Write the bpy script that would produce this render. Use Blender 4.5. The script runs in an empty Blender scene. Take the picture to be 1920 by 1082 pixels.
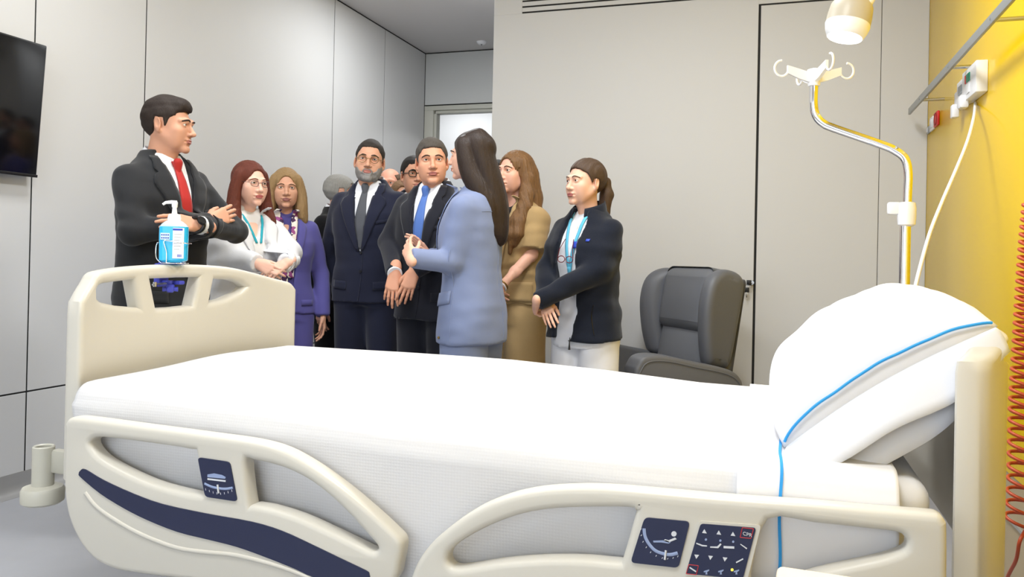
import bpy, bmesh, math, random
import numpy as np
from mathutils import Vector, Matrix
from mathutils.bvhtree import BVHTree
from math import sin, cos, pi, radians, sqrt

random.seed(7)
rng = np.random.RandomState(7)
scene = bpy.context.scene
col = scene.collection

# ------------------------------------------------------------------ camera
FPX, PPY, CAMH = 1500.0, 480.0, 1.15
YAW, PITCH, ROLL = radians(18.0), radians(0.3), radians(1.21)


def cam_axes():
    f = Vector((-sin(YAW), cos(YAW), 0)); r = Vector((cos(YAW), sin(YAW), 0)); u = Vector((0, 0, 1))
    f, u = f * cos(PITCH) + u * sin(PITCH), u * cos(PITCH) - f * sin(PITCH)
    r, u = r * cos(ROLL) + u * sin(ROLL), u * cos(ROLL) - r * sin(ROLL)
    return r, u, f


CR, CU, CF = cam_axes()
CAM = Vector((0, 0, CAMH))
cd = bpy.data.cameras.new('camera')
cd.sensor_fit = 'HORIZONTAL'; cd.sensor_width = 36.0
cd.lens = FPX / 1920 * 36.0
cd.shift_y = (PPY - 541.0) / 1920
cd.clip_start = 0.05; cd.clip_end = 60
cam = bpy.data.objects.new('camera', cd); col.objects.link(cam)
cam.matrix_world = Matrix(((CR.x, CU.x, -CF.x, 0), (CR.y, CU.y, -CF.y, 0), (CR.z, CU.z, -CF.z, CAMH), (0, 0, 0, 1)))
scene.camera = cam


def ray(x, y): return CR * ((x - 960) / FPX) - CU * ((y - PPY) / FPX) + CF
def atX(x, y, X): d = ray(x, y); return CAM + d * (X / d.x)
def atY(x, y, Y): d = ray(x, y); return CAM + d * (Y / d.y)
def atD(x, y, D): return CAM + ray(x, y) * D


# ------------------------------------------------------------------ world, light, exposure
world = bpy.data.worlds.new('world'); scene.world = world
world.use_nodes = True
bg = world.node_tree.nodes['Background']
bg.inputs['Color'].default_value = (0.84, 0.92, 1.0, 1); bg.inputs['Strength'].default_value = WORLD_STRENGTH = 3.0
scene.view_settings.view_transform = 'Standard'
scene.view_settings.look = 'None'
scene.view_settings.gamma = 1.0
scene.view_settings.use_curve_mapping = False
scene.view_settings.exposure = 0.47
scene.cycles.use_denoising = True
scene.cycles.max_bounces = 8
scene.cycles.diffuse_bounces = 4

CEIL = 3.22
CEILING_LAMP_W = 24.0
LAMP_W = 8.5


def area_light(name, loc, sx, sy, power, rot=(0, 0, 0), color=(0.95, 0.98, 1.0), parent=None):
    l = bpy.data.lights.new(name, 'AREA'); l.shape = 'RECTANGLE'; l.size = sx; l.size_y = sy
    l.energy = power; l.color = color
    o = bpy.data.objects.new(name, l); col.objects.link(o); o.location = loc; o.rotation_euler = rot
    if parent: o.parent = parent
    return o


# ------------------------------------------------------------------ materials
def lin(c):
    return tuple((v / 12.92 if v <= 0.04045 else ((v + 0.055) / 1.055) ** 2.4) for v in c)


def rgb(r, g, b): return lin((r / 255, g / 255, b / 255))


def mat(name, c, rough=0.5, metal=0.0, bump=None, var=None, spec=None, emit=None, coat=0.0, trans=0.0, sss=0.0, sheen=0.0):
    m = bpy.data.materials.new(name); m.use_nodes = True
    nt = m.node_tree; p = nt.nodes['Principled BSDF']
    c = rgb(*c)
    p.inputs['Base Color'].default_value = (*c, 1)
    p.inputs['Roughness'].default_value = rough; p.inputs['Metallic'].default_value = metal
    if spec is not None: p.inputs['Specular IOR Level'].default_value = spec
    if coat: p.inputs['Coat Weight'].default_value = coat; p.inputs['Coat Roughness'].default_value = 0.05
    if trans: p.inputs['Transmission Weight'].default_value = trans
    if sheen: p.inputs['Sheen Weight'].default_value = sheen
    if emit: p.inputs['Emission Color'].default_value = (*rgb(*emit[0]), 1); p.inputs['Emission Strength'].default_value = emit[1]
    if sss:
        p.inputs['Subsurface Weight'].default_value = sss; p.inputs['Subsurface Radius'].default_value = (0.012, 0.005, 0.003)
        p.inputs['Subsurface Scale'].default_value = 1.0
    tc = nt.nodes.new('ShaderNodeTexCoord')
    if var:   # (scale, amount[, stretch vector])
        mp = nt.nodes.new('ShaderNodeMapping'); nt.links.new(tc.outputs['Object'], mp.inputs['Vector'])
        if len(var) > 2: mp.inputs['Scale'].default_value = var[2]
        n = nt.nodes.new('ShaderNodeTexNoise'); n.inputs['Scale'].default_value = var[0]; n.inputs['Detail'].default_value = 4
        nt.links.new(mp.outputs[0], n.inputs['Vector'])
        mx = nt.nodes.new('ShaderNodeMix'); mx.data_type = 'RGBA'
        a = var[1]
        mx.inputs[6].default_value = (*[v * (1 - a) for v in c], 1); mx.inputs[7].default_value = (*[min(1, v * (1 + a)) for v in c], 1)
        nt.links.new(n.outputs['Fac'], mx.inputs[0]); nt.links.new(mx.outputs[2], p.inputs['Base Color'])
    if bump:  # (kind, scale, strength[, stretch])
        mp = nt.nodes.new('ShaderNodeMapping'); nt.links.new(tc.outputs['Object'], mp.inputs['Vector'])
        if len(bump) > 3: mp.inputs['Scale'].default_value = bump[3]
        if bump[0] == 'noise':
            n = nt.nodes.new('ShaderNodeTexNoise'); n.inputs['Scale'].default_value = bump[1]; n.inputs['Detail'].default_value = 3; out = n.outputs['Fac']
        elif bump[0] == 'voronoi':
            n = nt.nodes.new('ShaderNodeTexVoronoi'); n.inputs['Scale'].default_value = bump[1]; n.inputs['Randomness'].default_value = 0.15; out = n.outputs['Distance']
        else:
            n = nt.nodes.new('ShaderNodeTexWave'); n.inputs['Scale'].default_value = bump[1]; n.inputs['Distortion'].default_value = 3.0; n.inputs['Detail'].default_value = 2; out = n.outputs['Fac']
        nt.links.new(mp.outputs[0], n.inputs['Vector'])
        b = nt.nodes.new('ShaderNodeBump'); b.inputs['Strength'].default_value = bump[2]; b.inputs['Distance'].default_value = 0.002
        nt.links.new(out, b.inputs['Height']); nt.links.new(b.outputs[0], p.inputs['Normal'])
    return m


M = {}
M['panel'] = mat('wall_laminate', (203, 203, 203), 0.6, var=(1.2, 0.015), bump=('noise', 60, 0.03))
M['panel_cool'] = mat('wall_laminate_cool', (200, 201, 199), 0.5, var=(1.2, 0.015))
M['joint'] = mat('dark_joint', (22, 22, 22), 0.8)
M['ceiling'] = mat('ceiling_paint', (206, 203, 202), 0.8, var=(2, 0.02))
M['floor'] = mat('grey_vinyl', (164, 165, 170), 0.38, var=(9, 0.06), bump=('noise', 25, 0.03))
M['skirt'] = mat('grey_vinyl_cove', (150, 149, 148), 0.45, var=(9, 0.05))
M['frame'] = mat('door_frame_paint', (196, 195, 184), 0.4)
M['white_paint'] = mat('white_paint', (232, 232, 232), 0.6)
M['yellow'] = mat('glossy_yellow_laminate', (240, 198, 0), 0.24, coat=0.08, spec=0.35)
M['beige'] = mat('beige_wall_strip', (178, 160, 128), 0.5)
M['trim'] = mat('aluminium_trim', (190, 190, 188), 0.35, metal=0.6)
M['bed'] = mat('cream_bed_plastic', (198, 194, 184), 0.38, spec=0.45, bump=('noise', 400, 0.03))
M['bed_metal'] = mat('cream_metal', (186, 183, 170), 0.35, metal=0.0)
M['navy'] = mat('navy_film', (30, 36, 66), 0.35)
M['icon'] = mat('icon_white', (205, 208, 214), 0.5)
M['icon_blue'] = mat('icon_blue', (140, 155, 190), 0.5)
M['icon_red'] = mat('icon_red', (180, 40, 45), 0.5)
M['dark'] = mat('dark_plastic', (35, 36, 38), 0.5)
M['rubber'] = mat('grey_rubber', (90, 90, 92), 0.7)
M['chrome'] = mat('chrome', (232, 232, 235), 0.06, metal=1.0)
M['steel'] = mat('brushed_steel', (190, 192, 195), 0.25, metal=1.0)
M['alu'] = mat('anodised_rail', (152, 155, 155), 0.35, metal=0.3)
M['sheet'] = mat('white_sheet', (222, 221, 223), 0.85, var=(30, 0.01), bump=('noise', 90, 0.12), sheen=0.2)
M['spread'] = mat('white_waffle_bedspread', (206, 205, 206), 0.9, bump=('voronoi', 150, 0.32), sheen=0.2)
M['mattress'] = mat('grey_mattress_cover', (205, 204, 206), 0.6)
M['blue_line'] = mat('blue_woven_line', (40, 145, 215), 0.8)
M['pillow'] = mat('white_pillowcase', (212, 213, 218), 0.8, bump=('noise', 35, 0.18), sheen=0.2)
M['white_plastic'] = mat('white_plastic', (238, 238, 240), 0.35)
M['warm_plastic'] = mat('warm_white_plastic', (186, 177, 158), 0.4)
M['lamp_glow'] = mat('lamp_diffuser', (255, 255, 255), 0.4, emit=((255, 252, 245), 9.0))
M['panel_glow'] = mat('ceiling_panel_diffuser', (255, 255, 255), 0.4, emit=((255, 253, 250), 3.0))
M['green'] = mat('green_switch', (0, 140, 105), 0.4)
M['red'] = mat('red_socket', (215, 30, 28), 0.4)
M['grey_plastic'] = mat('grey_plastic', (160, 165, 170), 0.4)
M['coil'] = mat('orange_red_cable', (190, 78, 42), 0.4)
M['chair'] = mat('charcoal_vinyl', (94, 96, 102), 0.5, bump=('noise', 240, 0.12))
M['chair_in'] = mat('charcoal_vinyl_inner', (100, 102, 107), 0.55, bump=('noise', 240, 0.12))
M['black_gloss'] = mat('screen_black', (10, 10, 12), 0.12, spec=0.5)
M['black_frame'] = mat('black_plastic', (16, 16, 18), 0.4)
M['gel'] = mat('blue_gel', (40, 180, 232), 0.18, spec=0.5, trans=0.0)
M['bottle'] = mat('clear_plastic', (198, 222, 236), 0.2)
M['label'] = mat('bottle_label', (236, 238, 246), 0.5)
M['label_blue'] = mat('label_blue', (40, 70, 180), 0.5)
M['clamp_blue'] = mat('blue_clamp_plastic', (58, 66, 178), 0.4)
M['wood'] = mat('pale_wood_table', (236, 214, 190), 0.45, var=(6, 0.04, (1, 12, 1)))


# ------------------------------------------------------------------ mesh helpers
def link(name, me, m=None, parent=None, smooth=True, angle=35):
    o = bpy.data.objects.new(name, me); col.objects.link(o)
    if m is not None and not me.materials:
        me.materials.append(m)
    if parent is not None: o.parent = parent
    if smooth:
        me.shade_smooth()
        if angle is not None: me.set_sharp_from_angle(angle=radians(angle))
    return o


def empty(name, loc=(0, 0, 0), rz=0):
    o = bpy.data.objects.new(name, None); col.objects.link(o); o.location = loc; o.rotation_euler = (0, 0, rz)
    o.empty_display_size = 0.1
    return o


def tag(o, label, cat, group=None):
    o['label'] = label; o['category'] = cat
    if group: o['group'] = group
    return o


def struct(o): o['kind'] = 'structure'; return o


def pydata(name, v, f):
    me = bpy.data.meshes.new(name); me.from_pydata([tuple(p) for p in v], [], f); me.update(); return me


def bm_mesh(bm, name):
    me = bpy.data.meshes.new(name); bm.to_mesh(me); bm.free(); return me


def box(name, lo, hi, m, parent=None, bevel=0.0, seg=2, org=None):
    """axis aligned box from corner lo to corner hi, bevelled"""
    bm = bmesh.new()
    bmesh.ops.create_cube(bm, size=1)
    for v in bm.verts:
        v.co = Vector([lo[i] + (v.co[i] + 0.5) * (hi[i] - lo[i]) for i in range(3)])
    if bevel:
        bmesh.ops.bevel(bm, geom=bm.edges[:], offset=bevel, segments=seg, profile=0.5, affect='EDGES')
    return link(name, bm_mesh(bm, name), m, parent)


def tube_mesh(pts, r, n=10, cap=True, closed=False, name='tube', flat=1.0):
    """sweep a circle (radius r or list) along pts"""
    pts = [Vector(p) for p in pts]; N = len(pts)
    rs = r if isinstance(r, (list, tuple)) else [r] * N
    V, Fc = [], []
    prev = None
    for i in range(N):
        if closed: t = (pts[(i + 1) % N] - pts[i - 1])
        else: t = pts[min(i + 1, N - 1)] - pts[max(i - 1, 0)]
        t = t.normalized() if t.length > 1e-9 else Vector((0, 0, 1))
        if prev is None:
            a = Vector((0, 0, 1)) if abs(t.z) < 0.9 else Vector((1, 0, 0))
            nrm = (a - t * a.dot(t)).normalized()
        else:
            nrm = (prev - t * prev.dot(t)); nrm = nrm.normalized() if nrm.length > 1e-6 else prev
        prev = nrm; b = t.cross(nrm)
        for k in range(n):
            a = 2 * pi * k / n
            V.append(pts[i] + nrm * (cos(a) * rs[i]) + b * (sin(a) * rs[i] * flat))
    R = N if closed else N - 1
    for i in range(R):
        for k in range(n):
            Fc.append((i * n + k, i * n + (k + 1) % n, ((i + 1) % N) * n + (k + 1) % n, ((i + 1) % N) * n + k))
    if cap and not closed:
        Fc.append(tuple(range(n - 1, -1, -1))); Fc.append(tuple((N - 1) * n + k for k in range(n)))
    return pydata(name, V, Fc)


def tube(name, pts, r, m, parent=None, **k):
    return link(name, tube_mesh(pts, r, name=name, **k), m, parent, angle=50)


def lathe_mesh(prof, n=32, name='lathe', center=(0, 0, 0)):
    """profile [(radius, z)] spun around z"""
    V, Fc = [], []
    c = Vector(center)
    for (r, z) in prof:
        for k in range(n):
            a = 2 * pi * k / n
            V.append(c + Vector((r * cos(a), r * sin(a), z)))
    for i in range(len(prof) - 1):
        for k in range(n):
            Fc.append((i * n + k, i * n + (k + 1) % n, (i + 1) * n + (k + 1) % n, (i + 1) * n + k))
    if prof[0][0] > 1e-6: Fc.append(tuple(range(n - 1, -1, -1)))
    if prof[-1][0] > 1e-6: Fc.append(tuple((len(prof) - 1) * n + k for k in range(n)))
    return pydata(name, V, Fc)


def lathe(name, prof, m, parent=None, center=(0, 0, 0), n=32):
    return link(name, lathe_mesh(prof, n, name, center), m, parent)


def catmull(pts, n=6, closed=False):
    pts = [Vector(p) for p in pts]; N = len(pts); out = []
    for i in range(N if closed else N - 1):
        if closed: p0, p1, p2, p3 = pts[i - 1], pts[i], pts[(i + 1) % N], pts[(i + 2) % N]
        else: p0, p1, p2, p3 = pts[max(i - 1, 0)], pts[i], pts[i + 1], pts[min(i + 2, N - 1)]
        for k in range(n):
            t = k / n
            out.append(0.5 * ((2 * p1) + (p2 - p0) * t + (2 * p0 - 5 * p1 + 4 * p2 - p3) * t * t + (3 * p1 - p0 - 3 * p2 + p3) * t ** 3))
    if not closed: out.append(pts[-1].copy())
    return out


def plate_mesh(loops, thick, bevel=0.0, name='plate', res=3):
    """2D loops (first outer, then holes) filled and extruded +-thick/2; lies in local XY, thickness along Z"""
    cu = bpy.data.curves.new(name, 'CURVE'); cu.dimensions = '2D'; cu.fill_mode = 'BOTH'
    cu.extrude = max(thick / 2 - bevel, 0.0001); cu.bevel_depth = bevel; cu.bevel_resolution = res; cu.offset = -bevel
    for L in loops:
        s = cu.splines.new('POLY'); s.points.add(len(L) - 1); s.use_cyclic_u = True
        for i, p in enumerate(L): s.points[i].co = (p[0], p[1], 0, 1)
    o = bpy.data.objects.new(name, cu); col.objects.link(o)
    dg = bpy.context.evaluated_depsgraph_get()
    me = bpy.data.meshes.new_from_object(o.evaluated_get(dg))
    bpy.data.objects.remove(o); bpy.data.curves.remove(cu)
    bm = bmesh.new(); bm.from_mesh(me); bmesh.ops.remove_doubles(bm, verts=bm.verts, dist=1e-5); bm.to_mesh(me); bm.free()
    me.name = name
    return me


def map_mesh(me, fn):
    n = len(me.vertices); a = np.empty(n * 3); me.vertices.foreach_get('co', a); a = a.reshape(-1, 3)
    a = np.asarray(fn(a), dtype=np.float64); me.vertices.foreach_set('co', a.ravel()); me.update(); return me


def recalc(me):
    bm = bmesh.new(); bm.from_mesh(me); bmesh.ops.recalc_face_normals(bm, faces=bm.faces); bm.to_mesh(me); bm.free(); return me


def text_mesh(s, size, name='lettering', extrude=0.0003):
    cu = bpy.data.curves.new(name, 'FONT'); cu.body = s; cu.size = size; cu.extrude = extrude; cu.align_x = 'CENTER'; cu.align_y = 'CENTER'
    o = bpy.data.objects.new(name, cu); col.objects.link(o)
    dg = bpy.context.evaluated_depsgraph_get(); me = bpy.data.meshes.new_from_object(o.evaluated_get(dg))
    bpy.data.objects.remove(o); bpy.data.curves.remove(cu); me.name = name
    return me


def join_meshes(mes, name):
    bm = bmesh.new()
    for me in mes: bm.from_mesh(me)
    return bm_mesh(bm, name)


# ------------------------------------------------------------------ room
XL, XR, YB, YE, YF = -3.36, 0.82, 5.0, 7.38, -1.8     # left wall, right wall, back wall, corridor end, wall behind the camera
XC = -1.785                                            # where the back wall block ends and the corridor starts
G = 0.004                                              # half joint

fl = struct(box('floor', (XL - 0.1, YF - 0.1, -0.1), (XR + 0.1, 10.6, 0.0), M['floor']))
ce = struct(box('ceiling', (XL - 0.1, YF - 0.1, CEIL), (XR + 0.1, 10.6, CEIL + 0.1), M['ceiling']))


def wall(name, lo, hi, m): return struct(box(name, lo, hi, m))


wl = wall('wall_left', (XL - 0.12, YF, 0.0), (XL - 0.002, YE + 0.02, CEIL), M['joint'])
ys = [YF, -0.1, 1.45, 2.914, 3.62, 5.626, 6.502, YE + 0.0]
for i in range(len(ys) - 1):
    a, b = ys[i] + G, ys[i + 1] - G
    box('wall_panel', (XL - 0.012, a, 0.476 + G), (XL, b, CEIL - 0.012), M['panel'], wl, 0.0012, 1)
    box('wall_panel', (XL - 0.012, a, 0.10), (XL, b, 0.476 - G), M['panel'], wl, 0.0012, 1)


def cove(name, p0, p1, nrm, h=0.10):
    """vinyl skirting with a curved foot between two floor points, nrm points into the room"""
    p0, p1, nrm = Vector(p0), Vector(p1), Vector(nrm)
    prof = [(-0.02, 0), (-0.02, h), (0.003, h), (0.003, 0.05), (0.006, 0.03), (0.014, 0.014), (0.03, 0.005), (0.05, 0.0008), (0.05, 0)]
    V = []
    for p in (p0, p1):
        for (d, z) in prof: V.append(p + nrm * d + Vector((0, 0, z)))
    n = len(prof)
    Fc = [(k, (k + 1) % n, n + (k + 1) % n, n + k) for k in range(n)] + [tuple(range(n)), tuple(range(2 * n - 1, n - 1, -1))]
    return struct(link(name, recalc(pydata(name, V, Fc)), M['skirt'], None))


cove('baseboard_left', (XL, YF, 0), (XL, YE, 0), (1, 0, 0))
cove('baseboard_back', (XC + 0.05, YB, 0), (XR, YB, 0), (0, -1, 0))

# back wall block with a tall wardrobe front
wb = wall('wall_back', (XC + 0.012, YB + 0.0025, 0), (XR + 0.1, YB + 0.3, CEIL), M['joint'])
XJ, XJ2, ZT = -0.096, 0.574, 2.712
VX0, VX1, VZ0 = -1.59, -0.22, 2.771
def bpanel(x0, x1, z0, z1, name='wall_panel'): return box(name, (x0, YB, z0), (x1, YB + 0.012, z1), M['panel'], wb, 0.0012, 1)
bpanel(XC, XJ - 0.007, 0.10, VZ0)
bpanel(XC, VX0, VZ0, CEIL); bpanel(VX1, XJ - 0.007, VZ0, CEIL)
z = VZ0
slot = 0.0105
for k in range(5):
    bpanel(VX0, VX1, z + slot, z + 0.0375, 'vent_slat'); z += 0.0375
bpanel(VX0, VX1, z + slot, CEIL)
bpanel(XJ + 0.007, XJ2 - 0.0015, 0.10, ZT - 0.006, 'wardrobe_door')
bpanel(XJ2 + 0.0015, XR, 0.10, CEIL)
bpanel(XJ - 0.007, XJ2 - 0.0015, ZT + 0.004, CEIL)
# corridor side of the block
wc = wall('wall_corridor', (XC, YB + 0.013, 0), (XC + 0.011, YE, CEIL), M['panel'])
# corridor end wall with the door
WE = wall('wall_end', (XL, YE + 0.012, 2.69), (XC, YE + 0.12, CEIL), M['joint'])
box('wall_panel', (XL + 0.004, YE, 2.69 + G), (XC, YE + 0.012, CEIL - 0.012), M['panel_cool'], WE, 0.001, 1)
DF = struct(empty('door_1', (XL, YE, 0)))
def dbox(name, lo, hi, m, bev=0.003):
    o = box(name, Vector(lo) - Vector((XL, YE, 0)), Vector(hi) - Vector((XL, YE, 0)), m, DF, bev)
    return o
DX0, DX1, DZ = -3.215, -2.05, 2.607
dbox('frame_head', (XL + 0.004, YE - 0.004, DZ + 0.03), (XC, YE + 0.11, 2.682), M['frame'])
dbox('frame_stop', (DX0 - 0.03, YE + 0.02, DZ), (DX1 + 0.03, YE + 0.11, DZ + 0.03), M['frame'])
dbox('frame_jamb', (XL + 0.004, YE - 0.004, 0), (DX0 - 0.045, YE + 0.11, DZ + 0.03), M['frame'])
dbox('frame_stop', (DX0 - 0.045, YE + 0.02, 0), (DX0 - 0.018, YE + 0.11, DZ), M['frame'])
dbox('frame_jamb', (DX1 + 0.03, YE - 0.004, 0), (XC, YE + 0.11, DZ + 0.03), M['frame'])
# hall beyond the door
wall('wall_hall_back', (XL - 2.2, 9.4, 0), (XR, 9.5, CEIL), M['white_paint'])
wall('wall_hall_left', (XL - 2.3, YE + 0.12, 0), (XL - 2.2, 9.5, CEIL), M['white_paint'])
wall('wall_hall_right', (XR, YE - 2, 0), (XR + 0.1, 9.5, CEIL), M['white_paint'])
box('hall_floor', (XL - 2.3, YE + 0.1, -0.1), (XL - 0.1, 9.5, -0.001), M['floor'])['kind'] = 'structure'
box('hall_ceiling', (XL - 2.3, YE + 0.1, CEIL), (XL - 0.1, 9.5, CEIL + 0.1), M['ceiling'])['kind'] = 'structure'
struct(box('wall_hall_front', (XL - 2.3, YE + 0.02, 0), (XL - 0.0, YE + 0.12, CEIL), M['white_paint']))

# right wall, yellow laminate
wr = wall('wall_right', (XR + 0.014, YF, 0), (XR + 0.12, YB + 0.02, CEIL), M['joint'])
for a, b in ((2.985, YB), (1.55, 2.981), (0.1, 1.546)):
    box('yellow_panel', (XR, a, 0.425), (XR + 0.014, b, CEIL), M['yellow'], wr, 0.002, 2)
box('wall_panel', (XR, YF, 0.1), (XR + 0.014, 0.096, CEIL), M['panel'], wr)
box('lower_strip', (XR + 0.004, 0.1, 0.0), (XR + 0.014, YB, 0.425), M['beige'], wr)
struct(box('trim_1', (XR - 0.006, 0.1, 0.262), (XR + 0.004, YB, 0.275), M['trim'], None, 0.002))
# wall behind the camera with a wide window
wf = wall('wall_front', (XL - 0.1, YF - 0.1, 0), (XR + 0.1, YF, 0.9), M['panel'])
box('lintel', (XL - 0.1, YF - 0.1, 2.5), (XR + 0.1, YF, CEIL), M['panel'], wf)
box('pier', (XL - 0.1, YF - 0.1, 0.9), (XL + 0.5, YF, 2.5), M['panel'], wf)
box('pier', (XR - 0.4, YF - 0.1, 0.9), (XR + 0.1, YF, 2.5), M['panel'], wf)
w1 = struct(empty('window_1', (0, YF - 0.05, 0)))
for i in range(4):
    x = XL + 0.5 + i * (XR - 0.4 - XL - 0.5) / 3
    box('window_frame', (x - 0.025, -0.03, 0.9), (x + 0.025, 0.03, 2.5), M['white_plastic'], w1, 0.004)
for zz in (0.925, 2.475):
    box('window_frame', (XL + 0.5, -0.03, zz - 0.025), (XR - 0.4, 0.03, zz + 0.025), M['white_plastic'], w1, 0.004)

# ceiling lights
def ceiling_light(x, y, lab, w=CEILING_LAMP_W, sx=0.6, sy=0.6):
    t = tag(empty('ceiling_light', (x, y, CEIL)), lab, 'ceiling light', 'square ceiling lights')
    for s in (-1, 1):
        box('frame', (-sx / 2 - 0.02, s * sy / 2 - 0.02, -0.02), (sx / 2 + 0.02, s * sy / 2 + 0.02, -0.0005), M['white_plastic'], t, 0.003)
        box('frame', (s * sx / 2 - 0.02, -sy / 2 + 0.02, -0.02), (s * sx / 2 + 0.02, sy / 2 - 0.02, -0.0005), M['white_plastic'], t, 0.003)
    box('diffuser', (-sx / 2 + 0.02, -sy / 2 + 0.02, -0.012), (sx / 2 - 0.02, sy / 2 - 0.02, -0.001), M['panel_glow'], t)
    area_light('panel_lamp', (0, 0, -0.025), sx * 0.95, sy * 0.95, w, parent=t)


for (x, y, lab) in ((-2.2, 0.6, 'square ceiling light between the screen and the window wall'),
                    (-0.4, 0.6, 'square ceiling light above the near side of the bed'),
                    (-2.2, 2.6, 'square ceiling light above the footboard'),
                    (-0.4, 2.9, 'square ceiling light above the far side of the bed')):
    ceiling_light(x, y, lab, CEILING_LAMP_W * (0.75 if x < -1 else 1.45))
ceiling_light(-2.4, 5.45, 'square ceiling light in the entrance passage', 19, 0.5, 0.5)
area_light('hall_lamp', (-3.6, 8.6, CEIL - 0.06), 0.8, 0.8, 15)
hl = bpy.data.lights.new('hall_sun', 'SPOT'); hl.energy = 45; hl.spot_size = radians(38); hl.spot_blend = 0.3; hl.shadow_soft_size = 0.05
ho = bpy.data.objects.new('hall_sun', hl); col.objects.link(ho); ho.location = (-1.0, 9.2, 2.5)
ho.rotation_euler = (Vector((-3.36, 6.95, 1.3)) - ho.location).to_track_quat('-Z', 'Y').to_euler()
# smoke detector on the passage ceiling
d = atY(903, 78, 6.6); k = (CEIL - CAMH) / (ray(903, 78).z)
dp = CAM + ray(903, 78) * k
sd = tag(empty('smoke_detector', (dp.x, dp.y, CEIL)), 'small round white smoke detector on the passage ceiling', 'detector')
lathe('housing', [(0.0, -0.028), (0.03, -0.027), (0.042, -0.018), (0.048, -0.006), (0.048, 0)], M['white_plastic'], sd)
lathe('sensor', [(0.0, -0.034), (0.006, -0.033), (0.008, -0.026)], M['dark'], sd, n=12)
# ------------------------------------------------------------------ hospital bed
BED = tag(empty('hospital_bed', (-0.7, 2.07, 0)), 'cream plastic hospital bed with curved side rails and navy stripe', 'bed')
BO = Vector((-0.7, 2.07, 0))


def bed_part(o):
    """keep world placement while hanging a piece under the bed"""
    o.parent = BED; o.matrix_parent_inverse = Matrix.Translation(-BO); return o


def px_loop(pts, plane, val, n=0, closed=True):
    out = []
    for p in pts:
        q = atX(p[0], p[1], val) if plane == 'X' else atY(p[0], p[1], val)
        out.append((q.y, q.z, 0) if plane == 'X' else (q.x, q.z, 0))
    if n: out = catmull(out, n, closed)
    return [(p[0], p[1]) for p in out]


def end_board(name, x_end, bow, thick, sgn):
    """bowed head/foot board; outline measured in (y, z), three grip holes"""
    XP = -1.715
    top = [(168, 525), (178, 513), (200, 507), (260, 500), (340, 496), (420, 499), (470, 508), (520, 524), (534, 530), (540, 542)]
    outer = [(p.y, p.z) for p in catmull([(*[atX(a, b, XP).y, atX(a, b, XP).z], 0) for a, b in top], 4) for p in [Vector((p[0], p[1], 0))] for p in [type('q', (), dict(y=p.x, z=p.y))()]]
    y0, y1 = 1.605, outer[-1][0]
    outer = [(y0, 0.56), (y0, 0.98), (y0 + 0.004, 1.02)] + [q for q in outer if q[0] > y0 + 0.03] + [(y1, 0.95), (y1, 0.56)]
    holes = [[(177, 543), (182, 536), (192, 532), (225, 528), (256, 524.5), (266, 577), (223, 573.5), (187, 566), (178, 559)],
             [(288, 523), (335, 521), (379.5, 520), (367, 573.5), (334, 577), (299, 579)],
             [(407, 523.4), (440, 524.5), (458, 530), (466, 538), (456, 548), (428, 561), (398, 568)]]
    loops = [outer] + [px_loop(h, 'X', XP) for h in holes]
    me = plate_mesh(loops, thick, 0.016, name, 3)
    bm = bmesh.new(); bm.from_mesh(me)
    for k in range(1, 30):
        yy = y0 + (y1 - y0) * k / 30
        g = bm.verts[:] + bm.edges[:] + bm.faces[:]
        bmesh.ops.bisect_plane(bm, geom=g, plane_co=(yy, 0, 0), plane_no=(1, 0, 0))
    bm.to_mesh(me); bm.free()

    def fn(a):
        s = np.clip((a[:, 0] - y0) / (y1 - y0), 0, 1)
        off = bow * (1 - np.abs(2 * s - 1) ** 5)
        return np.stack([x_end + sgn * off + a[:, 2], a[:, 0], a[:, 1]], 1)
    map_mesh(me, fn); recalc(me)
    return bed_part(link(name, me, M['bed'], None, angle=40))


fb = end_board('footboard', -1.70, 0.05, 0.055, -1)
hb = end_board('headboard', 0.335, 0.085, 0.055, 1)
map_mesh(hb.data, lambda a: np.stack([a[:, 0], a[:, 1], np.where(a[:, 2] > 0.95, 0.95 + (a[:, 2] - 0.95) * 0.52, a[:, 2])], 1))

YR = 1.50   # outer face of the near side rails
railA = [(118, 850), (118.5, 805), (121, 792), (131, 783.5), (167, 786), (278, 801), (390, 816), (473, 828), (529, 844), (584, 874), (640, 914), (696, 961),
         (735, 997), (750, 1014), (752, 1030), (747, 1060), (738, 1090), (700, 1112), (560, 1106), (400, 1094), (300, 1083), (242, 1075), (206, 1067), (172, 1048),
         (145, 1014), (126, 970), (118, 920)]
holeA1 = [(166, 836), (170, 825), (190, 821), (278, 832), (355, 844), (366, 852), (379, 922), (372, 929), (334, 922), (278, 906), (223, 881), (184, 858)]
holeA2 = [(457, 866), (473, 864), (529, 878), (584, 906), (640, 953), (690, 1007), (706, 1027), (702, 1035), (690, 1033), (668, 1022), (612, 995), (556, 970), (501, 953), (472, 948), (465, 942)]
railB = [(757, 1130), (770, 1082), (783, 1052), (807, 1020), (843, 988.6), (890, 957), (938, 936), (993, 921.5), (1057, 915), (1136, 915), (1235, 923), (1334, 932),
         (1413, 938), (1527, 946), (1635, 956), (1742, 964), (1764, 969), (1774, 980), (1777, 995), (1777, 1082), (1772, 1150), (1700, 1175), (1400, 1172), (1000, 1165), (800, 1158)]
holeB1 = [(837, 1048), (845, 1032), (871, 1012), (918, 987), (977, 966), (1037, 956), (1116, 953), (1180, 954), (1190, 960), (1190, 968), (1167, 1048), (1158, 1056), (1096, 1050.5), (1017, 1050), (938, 1056),
          (875, 1066), (851, 1067), (840, 1060)]
holeB2 = [(1440, 976), (1527, 983), (1620, 993), (1680, 1000), (1697, 1009), (1701, 1021), (1694, 1034), (1660, 1047), (1608, 1059), (1527, 1077), (1460, 1100), (1420, 1110), (1408, 1095), (1412, 1060)]


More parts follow.
